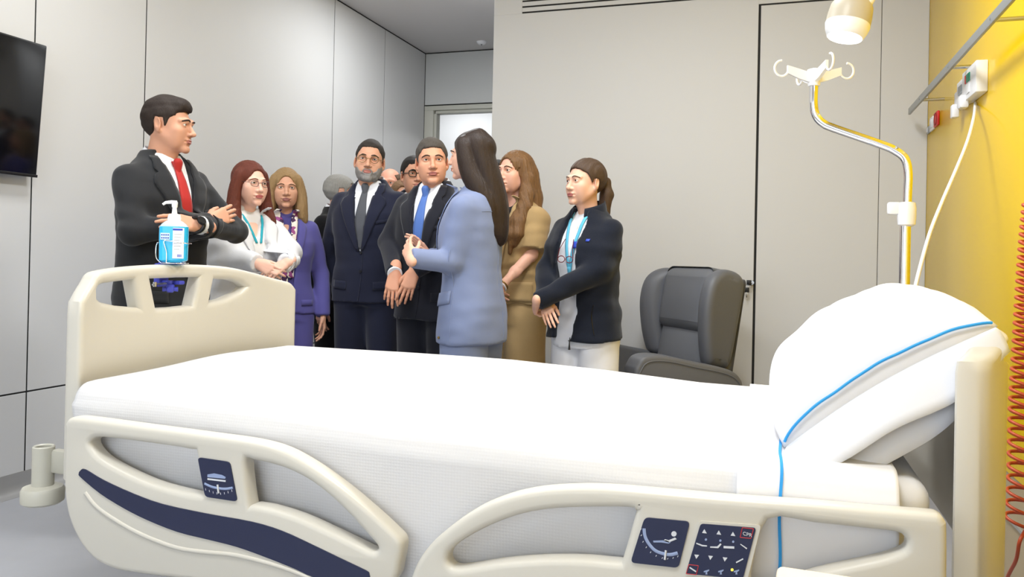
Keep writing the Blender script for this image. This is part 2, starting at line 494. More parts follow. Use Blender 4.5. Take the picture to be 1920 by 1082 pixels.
def rail(name, outer, holes, label):
    loops = [px_loop(outer, 'Y', YR, 4)] + [px_loop(h, 'Y', YR, 3) for h in holes]
    me = plate_mesh(loops, 0.046, 0.013, name, 3)
    map_mesh(me, lambda a: np.stack([a[:, 0], YR + 0.023 - a[:, 2], a[:, 1]], 1)); recalc(me)
    o = bed_part(link(name, me, M['bed'], None, angle=40)); o['label'] = label
    return o


rA = rail('side_rail', railA, [holeA1, holeA2], 'foot-end side rail with navy swoosh')
rB = rail('side_rail', railB, [holeB1, holeB2], 'head-end side rail with control panel')


def on_rail(parent, name, loop, m, t=0.002, n=0, depth=0.0, bevel=0.0, closed=True):
    """flat piece given in picture points, laid on the outer rail face"""
    L = px_loop(loop, 'Y', YR, n)
    me = plate_mesh([L], t, bevel, name, 2)
    map_mesh(me, lambda a: np.stack([a[:, 0], YR - depth - t / 2 - a[:, 2], a[:, 1]], 1)); recalc(me)
    o = link(name, me, m, None, angle=40); o.parent = parent
    return o


def rail_tube(parent, name, pts, r, m, depth=0.0, n=0, flat=1.0):
    P3 = [atY(a, b, YR) + Vector((0, -depth, 0)) for a, b in pts]
    if n: P3 = catmull(P3, n)
    o = tube(name, P3, r, m, None, n=8, flat=flat); o.parent = parent
    return o


def rrect(cs, r=7):
    """round the corners of a picture quad"""
    out = []
    N = len(cs)
    for i in range(N):
        p0, p1, p2 = Vector(cs[i - 1]), Vector(cs[i]), Vector(cs[(i + 1) % N])
        a = p1 + (p0 - p1).normalized() * r; b = p1 + (p2 - p1).normalized() * r
        for k in range(5):
            t = k / 4; out.append(tuple(a * (1 - t) ** 2 + p1 * 2 * t * (1 - t) + b * t * t))
    return out


stripe = [(149, 888), (152, 882), (161, 880), (195, 900), (250, 925), (306, 945), (390, 963), (473, 978), (529, 995), (584, 1020), (640, 1047), (686, 1069), (693, 1076), (694, 1090), (690, 1097), (660, 1098),
          (590, 1082), (556, 1067), (501, 1045), (445, 1025), (390, 1011), (334, 997), (278, 975), (234, 953), (189, 925), (153, 895)]
on_rail(rA, 'navy_stripe', stripe, M['navy'], 0.0024, 3)
rail_tube(rA, 'ridge', [(160, 924), (184, 953), (234, 986), (278, 1008), (334, 1028), (390, 1036), (445, 1042), (529, 1064), (590, 1088)], 0.006, M['bed'], -0.002, 4)
on_rail(rA, 'angle_gauge', rrect([(372, 857), (432, 866), (446, 940), (386, 931)], 7), M['navy'], 0.003)
D1 = 0.003
on_rail(rA, 'icon', [(391, 889), (403, 887), (418, 890), (425, 894), (424, 897), (391, 894)], M['icon_blue'], 0.0008, 0, D1)
on_rail(rA, 'icon', [(391, 896), (425, 900), (425, 903), (391, 899)], M['icon'], 0.0008, 0, D1)
rail_tube(rA, 'gauge_slot', [(385, 906), (398, 912), (412, 915), (425, 916), (438, 914)], 0.0026, M['icon_blue'], D1, 3, 0.2)
rail_tube(rA, 'gauge_mark', [(410, 908), (412, 924)], 0.0022, M['icon'], D1 + 0.0008)
for i in range(8):
    a = i / 7; x = 387 + 49 * a; y = 909 + 8 * sin(pi * a * 0.9) + 1
    rail_tube(rA, 'gauge_tick', [(x, y + 5), (x + 0.6, y + 9)], 0.0006, M['icon'], D1)

# head-end rail plates
on_rail(rB, 'angle_gauge', rrect([(1209, 969.5), (1294, 977.5), (1272.5, 1064), (1182.5, 1054)], 9), M['navy'], 0.003)
rail_tube(rB, 'gauge_slot', [(1208, 990), (1210, 1005), (1218, 1020), (1230, 1032), (1247, 1038), (1258, 1039), (1271, 1036)], 0.0030, M['icon_blue'], D1, 4, 0.2)
rail_tube(rB, 'gauge_mark', [(1249, 1031), (1247, 1048)], 0.002, M['icon'], D1 + 0.0008)
gp = catmull([(*p, 0) for p in [(1203, 990), (1205, 1008), (1213, 1024), (1226, 1037), (1243, 1044), (1258, 1045), (1272, 1041)]], 3)
for p in gp[::2]:
    rail_tube(rB, 'gauge_tick', [(p[0], p[1]), (p[0] - 1.5, p[1] + 2.5)], 0.0006, M['icon'], D1)
# reclining figure
on_rail(rB, 'icon', [(1264 + 5 * cos(a), 1000 + 5 * sin(a)) for a in [2 * pi * i / 12 for i in range(12)]], M['icon'], 0.0008, 0, D1)
on_rail(rB, 'icon', [(1266, 1007), (1269, 1010), (1254, 1016), (1245, 1013), (1247, 1010), (1254, 1012)], M['icon'], 0.0008, 0, D1)
on_rail(rB, 'icon', [(1225, 1013), (1250, 1012), (1258, 1016), (1254, 1018), (1240, 1016), (1226, 1016)], M['icon_blue'], 0.0008, 0, D1)
# control panel
on_rail(rB, 'control_plate', rrect([(1311, 976), (1427, 984), (1400, 1092), (1281, 1082)], 6), M['bed'], 0.003)
on_rail(rB, 'control_panel', rrect([(1314, 980.6), (1418, 988.6), (1393, 1084), (1286, 1074)], 6), M['navy'], 0.003, 0, 0.002)
D2 = 0.005


def ic(loop, m='icon'): return on_rail(rB, 'icon', loop, M[m], 0.0008, 0, D2)


for (x, y) in ((1321, 994.5), (1348, 997), (1374.5, 999.5)):
    ic([(x - 4.2, y + 3), (x, y - 4), (x + 4.5, y + 4)])
for (x, y) in ((1307, 1042), (1333, 1044), (1360, 1047)):
    ic([(x - 4.5, y - 4), (x + 4.2, y - 3), (x - 1, y + 4)])
for (x, y, t) in ((1316, 1019, 0), (1343, 1021, 1), (1367, 1023, 2)):
    if t == 0: ic([(x - 10, y - 3), (x - 4, y - 1), (x + 1, y + 1), (x + 10, y + 2), (x + 10, y + 4), (x + 1, y + 3.5), (x - 5, y + 1), (x - 10, y - 1)])
    if t == 1: ic([(x - 11, y + 2), (x + 2, y + 2), (x + 8, y - 4), (x + 10, y - 2), (x + 4, y + 5), (x - 11, y + 4)])
    if t == 2: ic([(x - 10, y - 1), (x + 10, y), (x + 10, y + 4), (x - 10, y + 3)])
    ic([(x + 8 + 2.2 * cos(a), y - 9 + 2.2 * sin(a)) for a in [2 * pi * i / 8 for i in range(8)]], 'icon_blue')
ic([(1388, 1019), (1389, 1018), (1401, 1026), (1400, 1028)]); ic([(1380, 1052), (1393, 1045), (1394, 1047), (1381, 1054)])
for q in ([(1392, 988), (1413, 990), (1408, 1008), (1388, 1006)], [(1292, 1057), (1310, 1059), (1306, 1076), (1287, 1074)]):
    for i in range(4):
        rail_tube(rB, 'button_outline', [q[i], q[(i + 1) % 4]], 0.0007, M['icon_red'], D2)
ic([(1293, 1063), (1294, 1061), (1306, 1069), (1305, 1071)])
for x in (1325, 1352, 1381): ic([(x - 5, 1069), (x + 5, 1066), (x + 5, 1068), (x + 1, 1071), (x + 2, 1075), (x - 2, 1075), (x - 1, 1071), (x - 5, 1071)], 'icon_blue')
tm = text_mesh('CPR', 0.0088, 'lettering')
tp = atY(1401.5, 1000.5, YR)
map_mesh(tm, lambda a: np.stack([tp.x + a[:, 0], YR - D2 - 0.0006 - a[:, 2], tp.z + a[:, 1] - a[:, 0] * 0.12], 1))
to = link('lettering', tm, M['icon'], None, smooth=False); to.parent = rB
M['led'] = mat('yellow_led', (255, 220, 60), 0.4, emit=((255, 220, 60), 2.0))
ic([(1373 + 2.5 * cos(a), 1066.5 + 2.5 * sin(a)) for a in [2 * pi * i / 8 for i in range(8)]], 'led')


def bbox(name, lo, hi, m, bev=0.01): return bed_part(box(name, lo, hi, m, None, bev))


bbox('mattress_platform', (-1.645, 1.63, 0.545), (0.28, 2.50, 0.60), M['bed_metal'])
for s in (1.63, 2.46): bbox('platform_beam', (-1.655, s, 0.48), (0.29, s + 0.045, 0.544), M['bed_metal'], 0.006)
bbox('cross_beam', (-1.69, 1.68, 0.50), (-1.656, 2.46, 0.54), M['bed_metal'], 0.006)
for x in (-1.35, -0.15):
    bbox('lift_column', (x - 0.09, 1.95, 0.20), (x + 0.09, 2.2, 0.545), M['bed_metal'], 0.015)
bbox('chassis', (-1.55, 1.78, 0.15), (0.2, 2.36, 0.20), M['bed_metal'], 0.015)
for x in (-1.45, 0.12):
    for y in (1.74, 2.40):
        c = bed_part(tube('caster', [(x, y - 0.02, 0.06), (x, y + 0.02, 0.06)], 0.06, M['rubber'], None, n=24))
        k = bed_part(box('caster_fork', (x - 0.035, y - 0.032, 0.05), (x + 0.035, y + 0.032, 0.16), M['dark'], None, 0.008))
for (x, par) in ((-1.35, rA), (-1.05, rA), (-0.45, rB), (0.05, rB)):
    o = box('rail_arm', (x - 0.025, 1.524, 0.49), (x + 0.025, 1.625, 0.535), M['bed_metal'], None, 0.008); o.parent = par
# corner bumper with infusion socket at the foot end
bx_, by_ = -1.905, 1.71
bu = bed_part(lathe('corner_bumper', [(0.0, 0.452), (0.046, 0.452), (0.054, 0.458), (0.055, 0.488), (0.050, 0.497), (0.03, 0.502), (0.0, 0.502)], M['bed_metal'], None, (bx_, by_, 0)))
sk = bed_part(lathe('infusion_socket', [(0.0, 0.49), (0.028, 0.49), (0.028, 0.607), (0.0255, 0.610), (0.021, 0.607), (0.021, 0.53), (0.0, 0.53)], M['bed_metal'], None, (bx_, by_, 0)))
bbox('bumper_arm', (bx_ + 0.02, by_ + 0.0, 0.535), (-1.72, by_ + 0.03, 0.60), M['bed_metal'], 0.008)

# ------------------------------------------------------------------ mattress, bedspread, folded sheet
def smoothstep(a, b, x):
    t = np.clip((x - a) / (b - a), 0, 1); return t * t * (3 - 2 * t)


bm = bmesh.new(); bmesh.ops.create_cube(bm, size=1)
for v in bm.verts: v.co = Vector((-0.675 + v.co.x * 1.92, 2.07 + v.co.y * 0.92, 0.682 + v.co.z * 0.16))
bmesh.ops.bevel(bm, geom=bm.edges[:], offset=0.04, segments=5, profile=0.5, affect='EDGES')
tag(link('mattress', bm_mesh(bm, 'mattress'), M['sheet']), 'white sheeted mattress showing below the pillow at the head end', 'mattress')

TX = [-1.66, -1.45, -1.2, -0.95, -0.8, -0.5, -0.2, 0.05, 0.3]
TNEAR = [0.818, 0.818, 0.806, 0.796, 0.786, 0.778, 0.776, 0.778, 0.776]
TFAR = [0.826, 0.826, 0.827, 0.826, 0.824, 0.810, 0.790, 0.786, 0.786]


def drape_sheet(name, x0, x1, m, zb_near, zb_far, lift=0.0, nx=120, seed=0, ripple=1.0, slant=0.0):
    """cloth lying over the mattress: across the bed it climbs the near side, crosses the top, falls on the far side"""
    r_ = np.random.RandomState(seed)
    X = np.linspace(x0, x1, nx)
    yn, yf, rad = 1.566 - lift, 2.545 + lift, 0.05
    path = []
    for t in np.linspace(0, 1, 26): path.append(('n', t))
    for t in np.linspace(0, 1, 9)[1:]: path.append(('a', t))
    for t in np.linspace(0, 1, 44)[1:]: path.append(('t', t))
    for t in np.linspace(0, 1, 9)[1:]: path.append(('b', t))
    for t in np.linspace(0, 1, 14)[1:]: path.append(('f', t))
    V = []
    ph = r_.rand(8) * 6.28
    for x in X:
        zn = np.interp(x, TX, TNEAR) + lift; zf = np.interp(x, TX, TFAR) + lift
        dip = 0.004 * sin(9 * x + ph[0]) + 0.003 * sin(17 * x + ph[1])
        for k, t in path:
            if k == 'n':
                zb_ = zb_near + 0.16 * max(0, (-1.25 - x) / 0.4) ** 1.5; z = zb_ + (zn - rad - zb_) * t; low = (1 - t)
                y = yn + ripple * (0.010 * sin(11 * x + ph[2] + 1.2 * sin(3 * x)) * (0.25 + 0.75 * low) + 0.005 * sin(27 * x + ph[3]) * low) - 0.004 + 0.012 * low
                y = max(y, 1.552 - lift)
                xx = x + slant * low
            elif k == 'a':
                a = t * pi / 2; z = zn - rad + rad * sin(a); y = yn + rad - rad * cos(a) + ripple * 0.0025 * sin(11 * x + ph[2]) * (1 - t); xx = x
            elif k == 't':
                y = yn + rad + (yf - yn - 2 * rad) * t
                s = smoothstep(0, 1, np.array(t * 1.25))
                z = zn + (zf - zn) * float(s) + dip * sin(pi * t) + ripple * math.exp(-7 * t) * (0.004 * sin(23 * x + ph[5] + 2 * sin(5 * x)) + 0.003 * sin(41 * x + ph[6])) + 0.003 * sin(7 * x + 9 * y) * sin(pi * t); xx = x
            elif k == 'b':
                a = t * pi / 2; z = zf - rad + rad * cos(a); y = yf - rad + rad * sin(a); xx = x
            else:
                z = zf - rad + (zb_far - zf + rad) * t; y = yf + 0.006 * sin(13 * x + ph[4]) * t; xx = x
            V.append((xx, y, z))
    n = len(path)
    Fc = [(i * n + k, i * n + k + 1, (i + 1) * n + k + 1, (i + 1) * n + k) for i in range(nx - 1) for k in range(n - 1)]
    me = pydata(name, V, Fc)
    o = link(name, me, m, None, angle=None)
    s = o.modifiers.new('thickness', 'SOLIDIFY'); s.thickness = 0.004; s.offset = 1.0
    return o, V, n, path


sp, SV, SN, SPATH = drape_sheet('bedspread', -1.652, 0.03, M['spread'], 0.37, 0.50, 0.0, 170, 3, slant=0.03)
tag(sp, 'white waffle bedspread draped over the bed from footboard to fold', 'bedspread')
fs, FV, FN, FP = drape_sheet('folded_sheet', -0.055, 0.222, M['sheet'], 0.40, 0.50, 0.007, 40, 5, 0.6)
tag(fs, 'white sheet folded back below the pillow with a blue line', 'sheet')
# woven blue line across the folded sheet
bl = []
iX = 11
ring = [Vector(FV[iX * FN + k]) for k in range(FN)]
V, Fc = [], []
for i, p in enumerate(ring):
    t = (ring[min(i + 1, FN - 1)] - ring[max(i - 1, 0)]).normalized(); nrm = Vector((0, -t.z, t.y))
    if nrm.y * (p.y - 2.05) + nrm.z * (p.z - 0.6) < 0: nrm = -nrm
    w = 0.0028; q = p + nrm * 0.0056 + Vector((0.0015 * sin(i * 0.5), 0, 0))
    V += [q + Vector((-w, 0, 0)), q + Vector((w, 0, 0))]
Fc = [(2 * i, 2 * i + 1, 2 * i + 3, 2 * i + 2) for i in range(FN - 1)]
bo = link('blue_line', pydata('blue_line', V, Fc), M['blue_line'], fs, angle=None)

# ------------------------------------------------------------------ pillow
def make_pillow():
    al = radians(35)
    U = Vector((cos(al), 0, sin(al))); W = Vector((0, 1, 0)); Nn = Vector((-sin(al), 0, cos(al)))
    C0 = Vector((0.203, 1.99, 0.935))
    hu, hv = 0.236, 0.33
    nu, nv = 60, 70

    def pt(u, v, side):
        au, av = abs(u), abs(v)
        body = max(0.0, 1 - au ** 3.2) ** 0.55 * max(0.0, 1 - av ** 3.4) ** 0.5
        th = (0.135 if side > 0 else 0.05) * body
        th += (0.004 * sin(9 * u + 5 * v) + 0.003 * sin(17 * v - 6 * u)) * body
        wr = 0.002 * sin(24 * v + 9 * u * u + 3) * max(0, (-v - 0.3)) * body
        pinch_u = 1 - 0.05 * av ** 4 + 0.0; pinch_v = 1 - 0.06 * (au ** 4)
        p = C0 + U * (u * hu * pinch_u) + W * (v * hv * pinch_v) + Nn * (side * th + (wr if side > 0 else 0))
        p += Nn * (-0.02 * (u * u) )
        return p
    V, Fc = [], []
    for side in (1, -1):
        b = len(V)
        for i in range(nu + 1):
            for j in range(nv + 1): V.append(pt(-1 + 2 * i / nu, -1 + 2 * j / nv, side))
        for i in range(nu):
            for j in range(nv):
                a = b + i * (nv + 1) + j
                q = (a, a + nv + 1, a + nv + 2, a + 1)
                Fc.append(q if side > 0 else q[::-1])
    me = pydata('pillow', V, Fc)
    bm = bmesh.new(); bm.from_mesh(me); bmesh.ops.remove_doubles(bm, verts=bm.verts, dist=0.0006); bm.to_mesh(me); bm.free()
    po = tag(link('pillow', me, M['pillow'], None, angle=None), 'plump white pillow with blue-lined case leaning on the headboard', 'pillow')
    # open flange of the case at the near end
    nf = 60
    V, Fc = [], []
    rows = 7
    for i in range(nf + 1):
        u = -1.0 + 2.0 * i / nf
        e = pt(u * 0.98, -1, 1)
        for k in range(rows):
            t = k / (rows - 1)
            w = 0.085 * (1 - 0.25 * abs(u) ** 6) * (1 - 0.75 * max(0, u) ** 3)
            sag = -0.035 * t * t
            q = e + Vector((0.014 * t * u + 0.01 * t, -w * t * 0.55, sag - w * t * 0.62)) + Nn * (0.003 * sin(7 * u + 1) * t)
            q += U * (0.03 * t * (min(u, 0) ** 3))
            V.append(q)
    for i in range(nf):
        for k in range(rows - 1):
            a = i * rows + k; Fc.append((a, a + 1, a + rows + 1, a + rows))
    fo = link('case_flange', pydata('case_flange', V, Fc), M['pillow'], po, angle=None)
    s = fo.modifiers.new('thickness', 'SOLIDIFY'); s.thickness = 0.003
    # lower layer of the open case
    V2 = [Vector(p) + Vector((0.0, 0.03, -0.026 * max(0, sin(pi * (i // rows) / nf)) - 0.04 * max(0, sin(pi * (i // rows) / nf)) * ((i % rows) / (rows - 1)))) for i, p in enumerate(V)]
    f2 = link('case_flange', pydata('case_flange', V2, [tuple(f) for f in Fc]), M['pillow'], po, angle=None)
    s = f2.modifiers.new('thickness', 'SOLIDIFY'); s.thickness = 0.003
    L = []
    for i in range(nf + 1):
        u = -1 + 2 * i / nf
        L.append(pt(u * 0.97, -0.985, 1) + Vector((0, -0.006, 0.0015 + 0.0005 * sin(20 * u))))
    tube('blue_line', L, 0.0028, M['blue_line'], po, n=6)
    return po


make_pillow()

# ------------------------------------------------------------------ infusion pole
ivb = Vector((0.375, 2.62, 0))
iv = tag(empty('iv_pole', ivb), 'bent chrome drip stand with white four-arm hook behind the pillow', 'iv pole')
pth = [(0, 0, 0.45), (0, 0, 0.8), (0, 0, 1.05), (0.004, 0, 1.35), (0.005, 0, 1.43), (-0.004, 0, 1.475), (-0.03, 0, 1.50), (-0.07, 0, 1.52), (-0.2, 0, 1.572), (-0.235, 0, 1.59), (-0.255, 0, 1.615), (-0.262, 0, 1.65), (-0.262, 0, 1.705)]
tube('pole', catmull(pth, 6), [0.0125] * 0 + 0.0125 if False else 0.0125, M['chrome'], iv, n=20)
lathe('outer_tube', [(0.0145, 0.4), (0.0155, 0.41), (0.0155, 1.285), (0.0145, 1.29)], M['chrome'], iv, n=20)
lathe('clamp_collar', [(0.016, 1.275), (0.024, 1.28), (0.026, 1.30), (0.026, 1.33), (0.023, 1.345), (0.016, 1.347)], M['white_plastic'], iv, (0.003, 0, 0), 24)
lv = box('clamp_lever', (-0.05, -0.012, 1.31), (-0.015, 0.012, 1.347), M['white_plastic'], iv, 0.006)
hk = empty('hook_head', (0, 0, 0)); hk.parent = iv
hc = Vector((-0.262, 0, 1.705))
lathe('hook_hub', [(0.017, 0.0), (0.018, 0.006), (0.016, 0.016), (0.022, 0.03), (0.02, 0.05), (0.008, 0.054), (0, 0.054)], M['white_plastic'], iv, hc, 20)
for k in range(4):
    a = radians(22 + 90 * k); dx = Vector((cos(a), sin(a), 0)); sd_ = Vector((-sin(a), cos(a), 0))
    me = bmesh.new()
    prof = [(0.01, 0.012, 0.03), (0.045, 0.022, 0.03), (0.085, 0.036, 0.024)]
    V = []
    for (d_, z_, h_) in prof:
        for (s_, t_) in ((-1, -0.5), (1, -0.5), (1, 0.5), (-1, 0.5)):
            V.append(hc + dx * d_ + sd_ * (s_ * (0.007 - d_ * 0.03)) + Vector((0, 0, z_ + 0.012 + h_ * t_)))
    Fc = [(i * 4 + q, i * 4 + (q + 1) % 4, i * 4 + 4 + (q + 1) % 4, i * 4 + 4 + q) for i in range(2) for q in range(4)] + [(3, 2, 1, 0), (8, 9, 10, 11)]
    bm = me; 
    mm = recalc(pydata('hook_arm', V, Fc)); arm = link('hook_arm', mm, M['white_plastic'], iv)
    pts = []
    for i in range(17):
        b = radians(200 + 250 * i / 16)
        pts.append(hc + dx * (0.103 + 0.022 * cos(b)) + Vector((0, 0, 0.05 + 0.024 * sin(b))))
    tube('hook', pts, 0.0036, M['white_plastic'], arm, n=8)
hk_children = [c for c in hk.children]
bpy.data.objects.remove(hk)

# ------------------------------------------------------------------ examination lamp above the pillow
lc = atY(1590, 44, 2.3)
lm = tag(empty('exam_lamp', lc), 'white examination lamp on a jointed arm shining on the bed', 'lamp')
tilt = Matrix.Rotation(radians(12), 4, 'Y') @ Matrix.Rotation(radians(-6), 4, 'X')
def lamp_part(o): o.parent = lm; o.matrix_local = tilt @ o.matrix_local; return o
lamp_part(lathe('lamp_shade', [(0.0, 0.075), (0.03, 0.073), (0.045, 0.062), (0.054, 0.045), (0.0565, 0.02), (0.0565, -0.002), (0.055, -0.004), (0.053, 0.0), (0.053, 0.02), (0.03, 0.06), (0.0, 0.062)], M['warm_plastic']))
lamp_part(lathe('lamp_ring', [(0.056, -0.001), (0.0575, -0.006), (0.054, -0.022), (0.046, -0.039), (0.0445, -0.04), (0.0435, -0.034), (0.05, -0.01), (0.05, -0.001)], M['white_plastic']))
lamp_part(lathe('lamp_glass', [(0.0, -0.036), (0.03, -0.036), (0.0445, -0.034), (0.0445, -0.032), (0.0, -0.032)], M['lamp_glow']))
for k in range(7):
    a = 2 * pi * k / 7
    lamp_part(box('cooling_fin', (0.034, -0.004, 0.06), (0.05, 0.004, 0.072), M['white_plastic'], None, 0.002)).matrix_local = tilt @ Matrix.Rotation(a, 4, 'Z')
ap = catmull([(0.03, -0.02, 0.03), (0.055, -0.01, 0.06), (0.09, 0.0, 0.11), (0.14, 0.03, 0.18), (0.3, 0.12, 0.34), (0.5, 0.2, 0.5), (XR - lc.x - 0.03, 0.25, 0.56)], 6)
tube('lamp_arm', ap, [0.011 + (0.002 if i % 2 else 0) if i < 18 else 0.0125 for i in range(len(ap))], M['white_plastic'], lm, n=14)
lathe('wall_mount', [(0.0, -0.03), (0.04, -0.03), (0.05, -0.02), (0.05, 0.02), (0.04, 0.03), (0.0, 0.03)], M['white_plastic'], lm, (XR - lc.x - 0.051, 0.25, 0.56), 24)
sl = bpy.data.lights.new('lamp_bulb', 'SPOT'); sl.energy = LAMP_W; sl.spot_size = radians(110); sl.spot_blend = 0.7; sl.shadow_soft_size = 0.04; sl.color = (1, 0.985, 0.96)
so = bpy.data.objects.new('lamp_bulb', sl); col.objects.link(so); so.parent = lm
so.location = tilt @ Vector((0, 0, -0.05))
so.rotation_euler = Vector((-0.28, -0.12, -1)).to_track_quat('-Z', 'Y').to_euler()

# ------------------------------------------------------------------ wall rail and sockets on the yellow wall
ra = tag(empty('equipment_rail', (0.71, 3.2, 2.02)), 'grey aluminium equipment rail along the yellow wall', 'wall rail')
box('rail_bar', (-0.006, -1.9, -0.018), (0.006, 1.69, 0.018), M['alu'], ra, 0.002)
for px in ((1742, 203), (1800, 143), (1885, 50)):
    q = atX(px[0], px[1], 0.75)
    yy = q.y - 3.2
    tube('stand_off', [(0.004, yy, -0.004), (0.11, yy, -0.004)], 0.008, M['steel'], ra, n=12)
    tube('screw', [(-0.008, yy, 0.0), (-0.005, yy, 0.0)], 0.005, M['steel'], ra, n=10)
tube('stand_off', [(0.004, -1.4, -0.004), (0.11, -1.4, -0.004)], 0.008, M['steel'], ra, n=12)

su = tag(empty('socket_unit', (XR, 3.86, 1.93)), 'white wall socket unit with green and red switches under the rail', 'socket')
sdy = lambda lo, hi, n_, m, bev=0.004, par=su: box(n_, lo, hi, m, par, bev)
sdy((-0.045, -0.19, -0.055), (-0.0005, 0.06, 0.075), 'housing', M['white_plastic'])
sdy((-0.04, 0.06, -0.05), (-0.0005, 0.19, 0.06), 'housing', M['white_plastic'])
sdy((-0.036, 0.19, -0.05), (-0.0005, 0.26, 0.03), 'housing', M['white_plastic'])
sdy((-0.049, -0.09, 0.015), (-0.044, -0.03, 0.05), 'switch', M['green'], 0.002)
sdy((-0.049, -0.025, 0.015), (-0.044, -0.005, 0.05), 'switch', M['red'], 0.002)
sdy((-0.049, -0.09, -0.035), (-0.044, -0.03, 0.008), 'socket_cover', M['white_plastic'], 0.002)
sdy((-0.044, 0.08, -0.005), (-0.039, 0.15, 0.035), 'socket_cover', M['grey_plastic'], 0.002)
sdy((-0.065, -0.01, -0.085), (-0.03, 0.05, -0.03), 'plug', M['white_plastic'], 0.008)
sdy((-0.055, 0.2, -0.09), (-0.025, 0.245, -0.03), 'plug', M['white_plastic'], 0.006)
cp = []
for i, (x, y) in enumerate([(1829, 193), (1826, 220), (1814, 265), (1794, 315), (1768, 375), (1746, 430), (1731, 480), (1716, 540), (1708, 590)]):
    cp.append(atY(x, y, 3.87 - 1.1 * (i / 8) ** 0.8))
tag(tube('power_cord', catmull(cp, 6), 0.0065, M['white_plastic'], None, n=10), 'white power cord hanging from the socket unit to the bed', 'cord')

for (y0, y1, z0, z1, m, nm, lab, cat) in ((4.655, 4.755, 1.905, 1.98, 'red', 'emergency_socket', 'small red socket plate on the yellow wall', 'socket'),
                                          (4.775, 4.87, 1.90, 1.975, 'white_plastic', 'light_switch', 'small white switch plate beside the red socket', 'switch'),
                                          (4.90, 4.96, 1.90, 1.94, 'grey_plastic', 'wall_sticker', 'tiny grey outlet plate near the corner of the yellow wall', 'outlet')):
    t = tag(empty(nm, (XR, (y0 + y1) / 2, (z0 + z1) / 2)), lab, cat)
    hy, hz = (y1 - y0) / 2, (z1 - z0) / 2
    box('plate', (-0.012, -hy, -hz), (-0.0005, hy, hz), M[m], t, 0.003)
    if nm == 'emergency_socket':
        me = lathe_mesh([(0.0, 0.0), (0.026, 0.0), (0.03, 0.003), (0.034, 0.004), (0.034, -0.004)], 24, 'socket_well')
        map_mesh(me, lambda a: np.stack([-0.011 - a[:, 2], a[:, 0], a[:, 1]], 1)); recalc(me)
        M['red_dark'] = mat('dark_red_well', (150, 16, 16), 0.5); link('socket_well', me, M['red_dark'], t)
    else:
        box('rocker', (-0.016, -hy * 0.55, -hz * 0.6), (-0.011, hy * 0.55, hz * 0.6), M['white_plastic'], t, 0.002)

# coiled cable at the right edge
cps = catmull([atX(1926, 380, 0.70), atX(1921, 480, 0.70), atX(1917, 640, 0.70), atX(1914, 780, 0.70), atX(1911, 900, 0.70), atX(1905, 985, 0.70)], 20)
hp = []
Ls = [0]
for i in range(1, len(cps)): Ls.append(Ls[-1] + (cps[i] - cps[i - 1]).length)
tot = Ls[-1]; N = 1100; turns = 34
for i in range(N):
    s = i / (N - 1); d_ = s * tot
    j = min(max(int(np.searchsorted(Ls, d_)), 1), len(cps) - 1)
    c = cps[j - 1].lerp(cps[j], (d_ - Ls[j - 1]) / max(Ls[j] - Ls[j - 1], 1e-9))
    R = 0.010 + 0.021 * min(1, s * 1.6); ph = 2 * pi * turns * (1.35 * s - 0.35 * s * s)
    hp.append(c + Vector((cos(ph) * R * 0.92, sin(ph) * R, -0.004 * cos(ph))))
tail = catmull([hp[-1], atX(1912, 1015, 0.70), atX(1905, 1050, 0.70), atX(1888, 1085, 0.70), atX(1860, 1160, 0.70)], 8)
tag(tube('coiled_cable', hp + tail[1:], 0.0052, M['coil'], None, n=8), 'orange-red coiled cable hanging along the yellow wall', 'cable')

# ------------------------------------------------------------------ hand sanitiser on the footboard
bc = atX(325, 494, -1.735)
hs = tag(empty('sanitizer_bottle', (bc.x, bc.y, 1.122), radians(28)), 'blue hand sanitiser pump bottle with white label on the footboard', 'bottle')


def rr_loft(name, secs, m, parent, n=40, p=4.0):
    """superellipse sections [(z, hx, hy)] lofted upward"""
    V, Fc = [], []
    for (z, hx, hy) in secs:
        for k in range(n):
            a = 2 * pi * k / n; c_, s_ = cos(a), sin(a)
            V.append((hx * math.copysign(abs(c_) ** (2 / p), c_), hy * math.copysign(abs(s_) ** (2 / p), s_), z))
    for i in range(len(secs) - 1):
        for k in range(n): Fc.append((i * n + k, i * n + (k + 1) % n, (i + 1) * n + (k + 1) % n, (i + 1) * n + k))
    Fc += [tuple(range(n - 1, -1, -1)), tuple((len(secs) - 1) * n + k for k in range(n))]
    return link(name, pydata(name, V, Fc), m, parent)


rr_loft('liquid', [(0.0, 0.030, 0.024), (0.006, 0.039, 0.030), (0.085, 0.040, 0.031), (0.108, 0.0395, 0.0305)], M['gel'], hs)
rr_loft('shoulder', [(0.108, 0.0395, 0.0305), (0.116, 0.034, 0.029), (0.124, 0.024, 0.024), (0.126, 0.02, 0.02)], M['bottle'], hs, 40, 3)
lathe('cap', [(0.0, 0.124), (0.019, 0.124), (0.0195, 0.134), (0.017, 0.145), (0.008, 0.148), (0.006, 0.165), (0.008, 0.168), (0.009, 0.182), (0.006, 0.186), (0.0, 0.187)], M['white_plastic'], hs, n=24)
tube('pump_spout', [(0.006, 0, 0.182), (-0.01, 0, 0.183), (-0.026, 0, 0.181), (-0.034, 0, 0.175)], [0.006, 0.0055, 0.0045, 0.0038], M['white_plastic'], hs, n=10)
box('front_label', (0.004, -0.0325, 0.012), (0.036, -0.0309, 0.104), M['label'], hs)
box('label_band', (0.004, -0.0330, 0.096), (0.032, -0.0326, 0.102), M['label_blue'], hs)
for k in range(6): box('print_line', (0.008, -0.0330, 0.084 - k * 0.009), (0.030 - 0.003 * (k % 3), -0.0326, 0.0855 - k * 0.009), M['grey_plastic'], hs)
for k in range(5): box('print_bar', (0.018 + k * 0.0026, -0.0330, 0.016), (0.0195 + k * 0.0026, -0.0326, 0.024), M['label_blue'], hs)
